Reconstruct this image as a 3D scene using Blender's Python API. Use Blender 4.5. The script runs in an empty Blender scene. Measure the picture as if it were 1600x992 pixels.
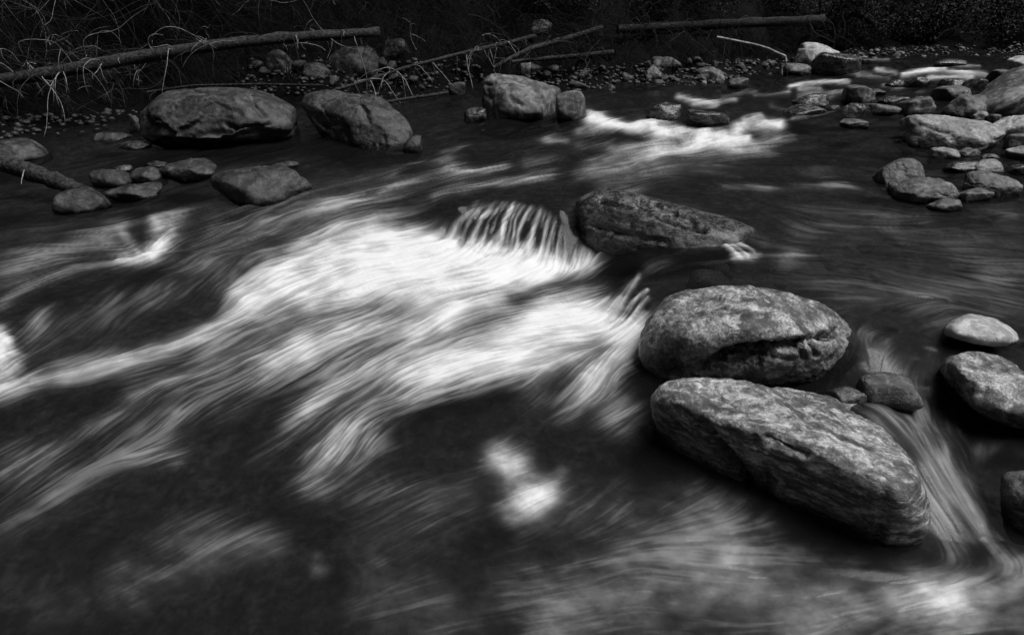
import bpy, bmesh, math, random
import numpy as np
from mathutils import Vector

# ------------------------------------------------------------------ camera, sky, sun, exposure
sc = bpy.context.scene
C = sc.collection
H = 1.5                                     # camera height above the lowest pool
F = 1067.0                                  # focal length in photograph pixels (24 mm on 36 mm)
PITCH = math.atan((496 + 20) / F)           # camera looks this far down
cam_d = bpy.data.cameras.new('camera'); cam = bpy.data.objects.new('camera', cam_d); C.objects.link(cam)
cam_d.sensor_width = 36; cam_d.lens = 24; cam_d.clip_start = 0.05; cam_d.clip_end = 500
cam.location = (0, 0, H); cam.rotation_euler = (math.pi / 2 - PITCH, 0, 0)
sc.camera = cam

SUN_EL, SUN_AZ = math.radians(64), math.radians(100)     # azimuth clockwise from +Y (upstream) towards +X
w = bpy.data.worlds.new('World'); sc.world = w; w.use_nodes = True
nt = w.node_tree; nt.nodes.clear()
sky = nt.nodes.new('ShaderNodeTexSky'); sky.sky_type = 'NISHITA'; sky.sun_disc = False
sky.sun_elevation = SUN_EL; sky.sun_rotation = SUN_AZ
bw = nt.nodes.new('ShaderNodeRGBToBW')
bg = nt.nodes.new('ShaderNodeBackground'); bg.inputs['Strength'].default_value = 0.05
wo = nt.nodes.new('ShaderNodeOutputWorld')
nt.links.new(sky.outputs[0], bw.inputs[0]); nt.links.new(bw.outputs[0], bg.inputs['Color']); nt.links.new(bg.outputs[0], wo.inputs[0])
sl = bpy.data.lights.new('sun', 'SUN'); sl.energy = 3.4; sl.angle = math.radians(36); sl.color = (1, 1, 1)
so = bpy.data.objects.new('sun', sl); C.objects.link(so)
sd = Vector((math.sin(SUN_AZ) * math.cos(SUN_EL), math.cos(SUN_AZ) * math.cos(SUN_EL), math.sin(SUN_EL)))
so.rotation_euler = (-sd).to_track_quat('-Z', 'Y').to_euler()
so.location = sd * 30
sc.view_settings.view_transform = 'Standard'; sc.view_settings.look = 'None'
sc.view_settings.exposure = 0.2; sc.view_settings.gamma = 1; sc.view_settings.use_curve_mapping = False
sc.render.engine = 'CYCLES'
sc.cycles.use_denoising = True
sc.cycles.max_bounces = 6; sc.cycles.transparent_max_bounces = 12
sc.cycles.caustics_reflective = False; sc.cycles.caustics_refractive = False

rng = np.random.default_rng(7)
rnd = random.Random(11)

# ------------------------------------------------------------------ survey: from a photograph pixel to a place
CP, SP = math.cos(PITCH), math.sin(PITCH)
def ray(px, py):
    a = (px - 800) / F; b = -(py - 496) / F
    return np.array([a, CP + b * SP, -SP + b * CP])
def Q(px, py, z=None, y=None):
    d = ray(px, py)
    t = (z - H) / d[2] if z is not None else y / d[1]
    return np.array([d[0] * t, d[1] * t, H + d[2] * t])
def proj(p):
    p = np.asarray(p, float)
    x = p[..., 0]; y = p[..., 1]; z = p[..., 2] - H
    f = y * CP - z * SP; u = y * SP + z * CP
    f = np.maximum(f, 0.02)
    return 800 + F * x / f, 496 - F * u / f, f

# ------------------------------------------------------------------ noise
def _hash(ix, iy, iz, seed):
    h = (ix.astype(np.int64) * 374761393 + iy.astype(np.int64) * 668265263 + iz.astype(np.int64) * 2147483647 + seed * 974634777) & 0xffffffff
    h = ((h ^ (h >> 13)) * 1274126177) & 0xffffffff
    h = ((h ^ (h >> 16)) * 2246822519) & 0xffffffff
    return ((h ^ (h >> 15)) & 0xffff) / 32767.5 - 1
def vnoise(p, seed=0):
    i = np.floor(p); f = p - i; i = i.astype(np.int64)
    u = f * f * f * (f * (f * 6 - 15) + 10)
    r = 0
    for dx in (0, 1):
        for dy in (0, 1):
            for dz in (0, 1):
                wgt = (u[:, 0] if dx else 1 - u[:, 0]) * (u[:, 1] if dy else 1 - u[:, 1]) * (u[:, 2] if dz else 1 - u[:, 2])
                r = r + wgt * _hash(i[:, 0] + dx, i[:, 1] + dy, i[:, 2] + dz, seed)
    return r
def fbm(p, octs=4, seed=0, gain=.5, lac=2.03):
    r = 0; a = 1; s = 0
    for k in range(octs):
        r = r + a * vnoise(p + 17.3 * k, seed + k); s += a
        a *= gain; p = p * lac
    return r / s
def ridged(p, octs=3, seed=0):
    r = 0; a = 1; s = 0
    for k in range(octs):
        r = r + a * (1 - 2 * np.abs(vnoise(p + 9.1 * k, seed + k))); s += a
        a *= .5; p = p * 2.1
    return r / s
TAB = rng.random((1024, 1024)).astype(np.float32) * 2 - 1
def tnoise(x, y):
    i = np.floor(x); j = np.floor(y); fx = x - i; fy = y - j
    i = i.astype(np.int64) & 1023; j = j.astype(np.int64) & 1023
    i1 = (i + 1) & 1023; j1 = (j + 1) & 1023
    fx = fx * fx * (3 - 2 * fx); fy = fy * fy * (3 - 2 * fy)
    return (TAB[i, j] * (1 - fx) + TAB[i1, j] * fx) * (1 - fy) + (TAB[i, j1] * (1 - fx) + TAB[i1, j1] * fx) * fy
def sstep(a, b, x):
    t = np.clip((x - a) / (b - a), 0, 1); return t * t * (3 - 2 * t)

# ------------------------------------------------------------------ mesh helpers
def link(o, parent=None):
    C.objects.link(o)
    if parent is not None: o.parent = parent
    return o
def mesh_np(name, v, f, mat, parent=None, attrs=None, smooth=True):
    """v (n,3); f (m,3|4) -> ONE linked mesh object"""
    v = np.asarray(v, np.float32); f = np.asarray(f, np.int32); k = f.shape[1]
    me = bpy.data.meshes.new(name)
    me.vertices.add(len(v)); me.vertices.foreach_set('co', v.ravel())
    me.loops.add(f.size); me.loops.foreach_set('vertex_index', f.ravel())
    me.polygons.add(len(f)); me.polygons.foreach_set('loop_start', np.arange(0, f.size, k, dtype=np.int32))
    me.polygons.foreach_set('use_smooth', np.full(len(f), smooth, bool))
    for an, av in (attrs or {}).items():
        a = me.attributes.new(an, 'FLOAT', 'POINT'); a.data.foreach_set('value', np.asarray(av, np.float32).ravel())
    me.update(); me.validate()
    if mat: me.materials.append(mat)
    return link(bpy.data.objects.new(name, me), parent)
def tag(o, label=None, cat=None, group=None, kind=None):
    if label: o['label'] = label
    if cat: o['category'] = cat
    if group: o['group'] = group
    if kind: o['kind'] = kind
    return o
def empty(name, loc, label, cat, group=None):
    o = bpy.data.objects.new(name, None); o.location = loc; o.empty_display_size = .1
    C.objects.link(o); tag(o, label, cat, group); return o
class Tubes:
    """collects tapered round bars into one mesh"""
    def __init__(s): s.v = []; s.f = []; s.n = 0
    def add(s, pts, radii, sides=5, jitter=0., cap=True):
        pts = np.asarray(pts, float); n = len(pts)
        radii = np.broadcast_to(np.asarray(radii, float), (n,)) if np.ndim(radii) else np.full(n, radii)
        t = np.gradient(pts, axis=0); t /= np.linalg.norm(t, axis=1)[:, None] + 1e-9
        ref = np.array([0.13, 0.21, 1.]) if abs(t[0, 2]) < .9 else np.array([1., .2, .1])
        a = np.cross(t, ref); a /= np.linalg.norm(a, axis=1)[:, None] + 1e-9
        b = np.cross(t, a)
        ang = np.linspace(0, 2 * math.pi, sides, endpoint=False)
        rr = radii[:, None] * (1 + jitter * rng.normal(size=(n, sides)))
        ring = pts[:, None] + rr[..., None] * (a[:, None] * np.cos(ang)[None, :, None] + b[:, None] * np.sin(ang)[None, :, None])
        s.v.append(ring.reshape(-1, 3))
        i = np.arange(n - 1)[:, None] * sides; j = np.arange(sides)[None]; j1 = (j + 1) % sides
        q = np.stack([i + j, i + j1, i + sides + j1, i + sides + j], -1).reshape(-1, 4) + s.n
        s.f.append(q); s.n += n * sides
        if cap:
            for e, k0 in ((0, 0), (n - 1, (n - 1) * sides)):
                s.v.append(pts[e][None]); c = s.n; s.n += 1
                base = c - (n * sides if e == 0 else n * sides + 1)
                jj = np.arange(sides)
                s.f.append(np.stack([np.full(sides, c), base + k0 + jj, base + k0 + (jj + 1) % sides, np.full(sides, c)], -1))
    def build(s, name, mat, parent=None):
        v = np.concatenate(s.v)
        if parent is not None: v = v - np.array(parent.location)
        f = np.concatenate(s.f)
        me = bpy.data.meshes.new(name)
        faces = [tuple(dict.fromkeys(q)) for q in f.tolist()]
        me.from_pydata(v.tolist(), [], faces)
        me.polygons.foreach_set('use_smooth', np.ones(len(me.polygons), bool)); me.update()
        me.materials.append(mat)
        return link(bpy.data.objects.new(name, me), parent)

# ------------------------------------------------------------------ materials (black-and-white photograph: greys only)
class NB:
    def __init__(s, name):
        s.m = bpy.data.materials.new(name); s.m.use_nodes = True
        s.t = s.m.node_tree; s.t.nodes.clear()
    def n(s, typ, **kw):
        nd = s.t.nodes.new('ShaderNode' + typ)
        for k, v in kw.items():
            if k.startswith('i_'):
                key = k[2:]; key = int(key) if key.isdigit() else key.replace('_', ' ')
                s.put(nd, key, v)
            else: setattr(nd, k, v)
        return nd
    def put(s, nd, key, v):
        if hasattr(v, 'is_output') or hasattr(v, 'links'): s.t.links.new(v, nd.inputs[key])
        else:
            if isinstance(v, (int, float)) and nd.inputs[key].type == 'RGBA': v = (v, v, v, 1)
            nd.inputs[key].default_value = v
    def noise(s, vec, scale, detail=4, rough=.55, dist=0.):
        return s.n('TexNoise', i_Vector=vec, i_Scale=scale, i_Detail=detail, i_Roughness=rough, i_Distortion=dist).outputs[0]
    def ramp(s, fac, stops):
        r = s.n('ValToRGB'); s.put(r, 0, fac)
        e = r.color_ramp.elements
        e[0].position, e[1].position = stops[0][0], stops[-1][0]
        e[0].color = (stops[0][1],) * 3 + (1,); e[1].color = (stops[-1][1],) * 3 + (1,)
        for p, c in stops[1:-1]:
            x = e.new(p); x.color = (c, c, c, 1)
        return r.outputs[0]
    def math(s, op, a, b=None, clamp=False):
        m = s.n('Math', operation=op, use_clamp=clamp); s.put(m, 0, a)
        if b is not None: s.put(m, 1, b)
        return m.outputs[0]
    def mix(s, fac, a, b):
        m = s.n('Mix', data_type='FLOAT'); s.put(m, 0, fac); s.put(m, 2, a); s.put(m, 3, b)
        return m.outputs[0]
    def out(s, surf):
        o = s.n('OutputMaterial'); s.t.links.new(surf, o.inputs[0]); return s.m

def rock_mat(name, lo, hi, scale=1., contrast=.5, speck=.5, veins=.0, rough=.75, bump=.6, strata=0.):
    b = NB(name)
    co = b.n('TexCoord').outputs['Object']
    if strata:
        mp = b.n('Mapping'); b.put(mp, 0, co); mp.inputs['Rotation'].default_value = (.3, .5, .2); mp.inputs['Scale'].default_value = (1, 1, 1 + strata)
        vec = mp.outputs[0]
    else: vec = co
    big = b.noise(vec, 6 * scale, 8, .66, .9)
    mid = b.noise(vec, 19 * scale, 8, .74, .4)
    fin = b.noise(co, 95 * scale, 4, .7)
    c1 = b.ramp(big, [(.5 - contrast * .16, 0.), (.5 + contrast * .17, 1.)])
    c2 = b.ramp(mid, [(.38, 0.), (.5, .35), (.63, 1.)])
    m = b.mix(.5, c1, c2)
    m = b.math('MULTIPLY', m, b.mix(speck * .5, 1., b.ramp(fin, [(.36, .1), (.6, 1.25)])))
    dv = b.n('VectorMath', operation='ADD', i_0=vec, i_1=b.n('VectorMath', operation='SCALE', i_0=b.n('TexNoise', i_Vector=vec, i_Scale=9 * scale, i_Detail=5).outputs['Color'], i_Scale=.16).outputs[0]).outputs[0]
    ck = b.n('TexVoronoi', feature='DISTANCE_TO_EDGE', i_Scale=4.2 * scale, i_Vector=dv).outputs['Distance']
    ckm = b.ramp(b.noise(vec, 3.3 * scale, 2, .5), [(.36, .75), (.47, 0.)])
    pit = b.mix(ckm, 1., b.ramp(ck, [(.0, .15), (.02, .75), (.06, 1.)]))
    m = b.math('MULTIPLY', m, pit)
    m = b.ramp(m, [(.05, 0.), (.32, .13), (.56, .5), (.86, 1.)])
    col = b.mix(m, lo, hi)
    if veins:
        wv = b.n('TexVoronoi', feature='DISTANCE_TO_EDGE', i_Scale=5 * scale,
                 i_Vector=b.n('VectorMath', operation='ADD', i_0=vec, i_1=b.n('TexNoise', i_Vector=vec, i_Scale=7 * scale, i_Detail=4).outputs['Color']).outputs[0]).outputs['Distance']
        vn = b.math('MULTIPLY', b.ramp(wv, [(0, 1), (.025, 0)]), b.ramp(big, [(.42, 0), (.6, 1)]))
        col = b.mix(b.math('MULTIPLY', vn, veins), col, min(.6, hi * 1.8))
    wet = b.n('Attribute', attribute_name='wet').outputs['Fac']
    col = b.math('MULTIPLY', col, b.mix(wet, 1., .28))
    rg = b.math('SUBTRACT', b.mix(wet, rough, .3), b.math('MULTIPLY', b.math('SUBTRACT', 1., m), .22))
    hgt = b.math('ADD', b.math('MULTIPLY', mid, .6), b.math('ADD', b.math('MULTIPLY', fin, .1), b.math('MULTIPLY', pit, .45)))
    bp = b.n('Bump', i_Strength=bump, i_Distance=.016 / scale, i_Height=hgt)
    rgbc = b.n('CombineColor', i_0=col, i_1=col, i_2=col).outputs[0]
    p = b.n('BsdfPrincipled', i_Roughness=rg, i_Normal=bp.outputs[0]); b.put(p, 'Base Color', rgbc)
    p.inputs['Specular IOR Level'].default_value = .5
    return b.out(p.outputs[0])

def plain_mat(name, lo, hi, scale=20, rough=.85, stretch=None, bump=.3, spec=.25):
    b = NB(name)
    co = b.n('TexCoord').outputs['Object']
    if stretch:
        mp = b.n('Mapping'); b.put(mp, 0, co); mp.inputs['Scale'].default_value = stretch; co = mp.outputs[0]
    n1 = b.noise(co, scale, 5, .65)
    v = b.ramp(n1, [(.35, lo), (.66, hi)])
    bp = b.n('Bump', i_Strength=bump, i_Distance=.02, i_Height=n1)
    p = b.n('BsdfPrincipled', i_Roughness=rough, i_Normal=bp.outputs[0]); b.put(p, 'Base Color', v)
    p.inputs['Specular IOR Level'].default_value = spec
    return b.out(p.outputs[0])

M = {}
M['rock_hero'] = rock_mat('mottled_grey_gneiss', .02, .56, 1.15, .8, .9, bump=1.)
M['rock_slab'] = rock_mat('pale_layered_schist', .035, .60, 1.2, .75, .75, bump=1., strata=2.2)
M['rock_dark'] = rock_mat('black_wet_schist', .01, .14, 1.9, .55, .9, rough=.42, bump=1., strata=1.)
M['rock_pale'] = rock_mat('pale_quartzite', .22, .62, 1.5, .7, .35, bump=.7)
M['rock_mid'] = rock_mat('grey_river_rock', .03, .24, 1., .7, .6, bump=.8)
M['rock_bank'] = rock_mat('shaded_bank_rock', .007, .095, .8, .75, .6, veins=.7, bump=1.)  # forest shade on the bank is put into this dark colour
M['rock_light'] = rock_mat('light_river_rock', .10, .42, 1., .7, .5, bump=.8)
M['pebble_bank'] = rock_mat('bank_pebble', .012, .10, 2., .7, .4, bump=.6)  # bank shade is in the pebble colour too
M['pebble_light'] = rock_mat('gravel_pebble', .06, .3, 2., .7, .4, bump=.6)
M['pebble_bed'] = rock_mat('bed_stone', .04, .4, 1.4, .7, .4, bump=.5)
M['bark'] = plain_mat('dark_bark', .006, .035, 30, .9, (1, 1, 1), .8)
M['bark_pale'] = plain_mat('weathered_bark', .005, .065, 34, .85, None, 1.)
M['twig'] = plain_mat('dry_twig', .015, .065, 25, .8)
M['twig_pale'] = plain_mat('bleached_twig', .12, .42, 25, .75)
M['twig_dark'] = plain_mat('brush_twig', .003, .014, 25, .9)
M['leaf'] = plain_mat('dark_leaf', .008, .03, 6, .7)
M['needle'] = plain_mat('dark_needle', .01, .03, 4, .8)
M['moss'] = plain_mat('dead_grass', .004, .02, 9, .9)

# ------------------------------------------------------------------ river surface: surveyed points (pixel, pixel, level)
WATER_PTS = [
 (0,992,0),(400,992,0),(800,992,0),(1200,992,0),(1600,992,0),(300,850,0),(700,850,0),(1000,850,0),(1250,900,0),(600,720,0),(900,660,0),(985,620,.02),(0,850,-.01),(1000,720,0),(800,740,0),
 (1480,930,.01),(1560,930,0),
 (930,425,.06),(820,410,.06),(700,392,.10),(620,368,.135),(520,368,.135),(430,420,.10),(900,500,.05),(700,470,.085),(500,520,.05),(300,560,.02),(0,620,-.03),(150,660,-.01),(600,610,.02),(750,550,.06),(920,560,.045),(640,515,.045),(850,620,.01),
 (760,313,.27),(830,316,.27),(878,330,.27),(712,326,.255),(900,285,.29),(1000,285,.30),(650,305,.25),(600,335,.2),(500,345,.17),(560,300,.24),(500,280,.25),
 (400,330,.2),(300,350,.16),(200,350,.13),(100,370,.12),(0,380,.10),(350,400,.15),(300,470,.10),
 (110,417,.165),(190,416,.165),(265,424,.155),(320,425,.14),(230,392,.075),(150,398,.09),(60,430,.10),(60,480,.10),(20,540,.03),(180,500,.09),
 (706,368,.12),(738,378,.10),(780,396,.06),(830,404,.055),(868,404,.055),(905,402,.055),(905,350,.2),(915,330,.24),
 (1000,412,.18),(1060,412,.21),(1100,430,.22),(1030,416,.215),(992,436,.195),(955,498,.05),(985,535,.05),(960,450,.055),(1180,420,.22),(1150,405,.22),
 (1250,420,.24),(1400,450,.23),(1590,470,.23),(1300,330,.28),(1590,350,.28),(1380,520,.21),(1460,525,.2),(1345,535,.2),(1590,540,.2),
 (1400,600,.12),(1450,660,.075),(1330,610,.12),(1100,592,.06),(1230,602,.05),(1290,614,.09),(1335,632,.15),(1372,655,.165),(1400,690,.155),(1450,690,.12),(1490,760,.07),(1540,862,.0),(1480,862,.0),(1570,700,.05),(1600,800,.02),(1020,590,.06),
 (900,230,.335),(800,240,.31),(700,252,.28),(650,250,.26),(1200,260,.33),(1400,240,.34),(1100,250,.33),
 (960,206,.355),(1100,218,.36),(1200,208,.37),(1250,215,.36),(960,168,.43),(1050,164,.45),(1120,172,.45),(1225,170,.45),(700,190,.36),(640,205,.33),(760,200,.36),(870,200,.37),
 (1240,142,.49),(1330,140,.5),(1400,182,.42),(1330,122,.54),(1450,112,.60),(1560,100,.66),(1400,96,.64),(1000,147,.46),(1150,137,.49),(1600,122,.62),(1450,150,.5),(1570,106,.66),
 (0,250,.16),(100,220,.20),(200,215,.21),(50,300,.15),(300,300,.2),(250,250,.22),(500,250,.25),
 (-300,400,.1),(-300,700,-.03),(1900,400,.26),(1900,700,.08),(1900,1000,0),(-200,1000,-.02),(800,1300,0),(300,1300,0),(1300,1300,0),(-400,250,.2),(2000,200,.45),(1000,60,.7),(1600,60,.8),(300,150,.3)]
WP = np.array([Q(a, b, z=z) for a, b, z in WATER_PTS])
def _ker(A, B, c): return np.sqrt(((A[:, None] - B[None]) ** 2).sum(-1) + c * c)
RC = .05
K = _ker(WP[:, :2], WP[:, :2], RC); K[np.diag_indices(len(WP))] -= 0.004
KK = np.block([[K, np.ones((len(WP), 1))], [np.ones((1, len(WP))), np.zeros((1, 1))]])
sol = np.linalg.solve(KK, np.append(WP[:, 2], 0))
def water_z(x, y):
    x = np.asarray(x, float); sh = x.shape; P = np.stack([x.ravel(), np.asarray(y, float).ravel()], -1); r = np.empty(len(P))
    for k in range(0, len(P), 40000):
        r[k:k + 40000] = _ker(P[k:k + 40000], WP[:, :2], RC) @ sol[:-1] + sol[-1]
    return r.reshape(sh)
# coarse regular grid for everything that needs many look-ups
GX0, GY0, GS = -9., 0.1, .05
gx = np.arange(GX0, 12, GS); gy = np.arange(GY0, 15, GS)
GXX, GYY = np.meshgrid(gx, gy, indexing='ij')
GZ = np.clip(water_z(GXX, GYY), -.06, .95)
def glook(g, x, y):
    u = np.clip((x - GX0) / GS, 0, len(gx) - 1.001); v = np.clip((y - GY0) / GS, 0, len(gy) - 1.001)
    i = u.astype(int); j = v.astype(int); a = u - i; b = v - j
    return (g[i, j] * (1 - a) + g[i + 1, j] * a) * (1 - b) + (g[i, j + 1] * (1 - a) + g[i + 1, j + 1] * a) * b
def blur(g, n):
    for _ in range(n):
        p = np.pad(g, 1, mode='edge'); g = (p[:-2, 1:-1] + p[2:, 1:-1] + p[1:-1, :-2] + p[1:-1, 2:] + p[1:-1, 1:-1]) / 5
    return g
GZS = np.minimum(blur(GZ, 60), blur(GZ, 2) + .05)

# shoreline of the far bank, as (direction, distance)
SHORE_PX = [(-500,330,.2),(-250,270,.2),(0,226,.2),(120,205,.21),(230,178,.25),(460,170,.3),(560,158,.33),(640,158,.34),(740,150,.37),(860,148,.4),(930,146,.43),(1010,140,.46),(1150,128,.5),(1235,112,.54),(1300,104,.58),(1345,96,.62),(1450,93,.64),(1540,90,.67),(1620,100,.66),(1640,180,.45),(1720,300,.3),(1900,420,.25),(2300,600,.2)]
SHW = np.array([Q(a, b, z=z) for a, b, z in SHORE_PX])
STH = np.arctan2(SHW[:, 0], SHW[:, 1]); SR = np.hypot(SHW[:, 0], SHW[:, 1]); SZ = SHW[:, 2]
def ground_z(x, y, detail=True):
    x = np.asarray(x, float); y = np.asarray(y, float)
    th = np.arctan2(x, y); r = np.hypot(x, y)
    rs = np.interp(th, STH, SR); zs = np.interp(th, STH, SZ)
    P = np.stack([x.ravel(), y.ravel(), np.zeros(x.size)], -1)
    wob = vnoise(P * 1.3, 5).reshape(x.shape) * .18
    d = r - rs + wob * sstep(.5, 3, r)
    bed = glook(GZS, np.clip(x, -8.5, 11.5), np.clip(y, .3, 14.5)) - .17
    right = sstep(.18, .55, th)                           # on the right the bar is wide and flat
    flat = .5 + 2.2 * right
    up = zs + .16 * np.minimum(d, flat) + np.maximum(d - flat, 0) * (.62 - .27 * right)
    z = np.where(d < 0, np.maximum(bed, zs + np.maximum(d * .5, -5)) if False else bed + (zs - bed) * sstep(-.55, 0, d), up)
    if detail:
        n = fbm(P * 2.1, 4, 31).reshape(x.shape)
        n2 = fbm(P * 9., 3, 51).reshape(x.shape)
        k = sstep(-.2, 1.2, d)
        z = z + n * (.035 + .22 * k) + n2 * (.012 + .05 * k)
    return z
def hit(px, py, water=True):
    """where the sight line of a pixel meets the water or the ground"""
    d = ray(px, py)
    t = np.geomspace(.6, 90, 1400)
    x = d[0] * t; y = d[1] * t; z = H + d[2] * t
    s = ground_z(x, y)
    if water: s = np.maximum(s, glook(GZ, x, y) * (y < 14) - 9 * (y >= 14))
    k = np.argmax(z < s)
    if z[k] >= s[k]: k = len(t) - 1
    return np.array([x[k], y[k], s[k]])

# ---- ground sheet
th = np.concatenate([np.linspace(-math.pi, -.85, 40)[:-1], np.linspace(-.85, .85, 420), np.linspace(.85, math.pi, 40)[1:]])
rr = np.geomspace(.25, 90, 460)
TH, RR = np.meshgrid(th, rr, indexing='ij')
gxx, gyy = RR * np.sin(TH), RR * np.cos(TH)
gzz = ground_z(gxx, gyy)
gzz = np.where(RR < 1.6, np.minimum(gzz, np.where(gyy < .4, -.12, gzz)), gzz)
def grid_faces(n, m):
    i, j = np.meshgrid(np.arange(n - 1), np.arange(m - 1), indexing='ij'); a = (i * m + j).ravel()
    return np.stack([a, a + m, a + m + 1, a + 1], -1)
gb = NB('river_bed_and_bank_soil')
gco = gb.n('TexCoord').outputs['Object']
n1 = gb.noise(gco, 3.2, 6, .65, .3); n2 = gb.noise(gco, 26, 5, .65)
vo = gb.n('TexVoronoi', feature='F1', i_Scale=7., i_Vector=gb.n('VectorMath', operation='ADD', i_0=gco, i_1=gb.n('TexNoise', i_Vector=gco, i_Scale=4., i_Detail=4).outputs['Color']).outputs[0])
gcol = gb.mix(.5, gb.ramp(n1, [(.35, .015), (.7, .09)]), gb.ramp(n2, [(.35, .01), (.7, .08)]))
gcol = gb.math('MULTIPLY', gcol, gb.ramp(vo.outputs['Distance'], [(.1, .75), (.6, .36)]))
dry = gb.n('Attribute', attribute_name='soil_shade').outputs['Fac']
gcol = gb.math('MULTIPLY', gcol, gb.mix(dry, 5.5, .07))  # dark bank soil, with forest shade also put into its colour
gbp = gb.n('Bump', i_Strength=.35, i_Distance=.05, i_Height=gb.math('SUBTRACT', n2, vo.outputs['Distance']))
gp = gb.n('BsdfPrincipled', i_Roughness=.9, i_Normal=gbp.outputs[0])
gb.put(gp, 'Base Color', gb.n('CombineColor', i_0=gcol, i_1=gcol, i_2=gcol).outputs[0]); gp.inputs['Specular IOR Level'].default_value = .1
M['ground'] = gb.out(gp.outputs[0])
rs_ = np.interp(TH, STH, SR)
soil_shade = sstep(-.25, .15, RR - rs_)
ground = mesh_np('ground', np.stack([gxx, gyy, gzz], -1).reshape(-1, 3), grid_faces(len(th), len(rr)), M['ground'], attrs={'soil_shade': soil_shade})
tag(ground, kind='structure')

# ------------------------------------------------------------------ current: direction of flow
FLOW = [
 [(1600,112),(1500,112),(1400,118),(1300,130),(1220,150),(1120,175),(1000,200),(900,235),(780,275),(640,305),(480,350),(330,410),(220,470),(100,540),(-40,600)],
 [(1300,180),(1200,205),(1080,225),(960,255),(840,285),(700,310),(560,345),(430,400),(300,480),(150,555),(-60,620)],
 [(1000,150),(900,170),(800,200),(700,225),(560,270),(400,310),(250,360),(100,400),(-60,440)],
 [(1600,300),(1450,310),(1300,290),(1150,285),(1050,270),(950,280)],
 [(1600,380),(1400,380),(1250,370),(1150,330),(1050,300)],
 [(1600,470),(1450,440),(1300,420),(1180,415),(1060,415),(1000,440),(965,490),(930,520),(850,530),(740,560),(640,600),(560,650),(500,720)],
 [(900,300),(860,330),(830,370),(810,410),(740,440),(620,470),(500,510),(380,560),(260,620),(120,720),(-40,800)],
 [(780,300),(760,320),(730,350),(708,380),(650,390),(560,400),(470,430),(380,490),(280,545),(150,590),(-60,640)],
 [(840,320),(830,350),(815,400)],[(875,335),(865,370),(855,405)],
 [(700,320),(660,345),(600,365),(520,380),(440,420),(360,480)],
 [(985,540),(930,590),(880,640),(780,690),(640,740),(500,800),(300,880),(100,950)],
 [(1000,640),(900,720),(760,800),(600,870),(400,960)],
 [(620,560),(480,610),(350,680),(200,770),(40,870)],
 [(300,720),(180,740),(80,790),(-40,850)],
 [(1450,480),(1400,530),(1390,590),(1430,650),(1470,720),(1510,800),(1550,880)],
 [(1340,540),(1370,590),(1420,650)],
 [(1250,605),(1320,630),(1390,670),(1440,720),(1490,800),(1530,870)],
 [(1600,690),(1560,740),(1560,840)],
 [(1540,880),(1480,920),(1380,940),(1200,930),(1000,900),(800,930),(600,985)],
 [(1600,930),(1480,960),(1300,985)],[(1480,905),(1400,900),(1300,880)],
 [(1080,600),(1040,600),(1010,615),(990,640)],
 [(-40,400),(100,390),(200,400)][::-1],[(260,380),(210,405),(120,425),(50,450),(-40,490)],
 [(250,410),(160,440),(90,490),(40,560),(-40,640)],[(320,430),(220,480),(130,540),(40,590)],
]
fs, fd = [], []
for pl in FLOW:
    wp = []
    for (a, b) in pl:
        p = Q(a, b, z=.15)
        for _ in range(8): p = Q(a, b, z=float(glook(GZ, p[0:1], p[1:2])[0]) * .6 + p[2] * .4)
        wp.append(p)
    for p, q, (a, b), (c, d) in zip(wp[:-1], wp[1:], pl[:-1], pl[1:]):
        v = (q - p)[:2]; v = v / (np.linalg.norm(v) + 1e-9)
        for t in (.25, .75):
            fs.append((a + (c - a) * t, b + (d - b) * t)); fd.append(v)
fs = np.array(fs); fd = np.array(fd)
def flow_at(px, py):
    # nearness in the survey, tighter up and down than sideways
    out = np.zeros((len(px), 2))
    for k in range(0, len(px), 20000):
        dx = (px[k:k + 20000, None] - fs[None, :, 0]) / 46; dy = (py[k:k + 20000, None] - fs[None, :, 1]) / 24
        wg = 1 / (.25 + dx * dx + dy * dy) ** 2.2
        v = wg @ fd; out[k:k + 20000] = v / (np.linalg.norm(v, axis=1)[:, None] + 1e-9)
    return out
gpx, gpy, _ = proj(np.stack([GXX, GYY, GZ], -1))
fl = flow_at(gpx.ravel(), gpy.ravel())
GFX = fl[:, 0].reshape(GXX.shape); GFY = fl[:, 1].reshape(GXX.shape)
turb = fbm(np.stack([GXX.ravel() * 3.2, GYY.ravel() * 3.2, np.zeros(GXX.size)], -1), 3, 77).reshape(GXX.shape) * .55
GFX, GFY = GFX * np.cos(turb) - GFY * np.sin(turb), GFX * np.sin(turb) + GFY * np.cos(turb)

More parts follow.
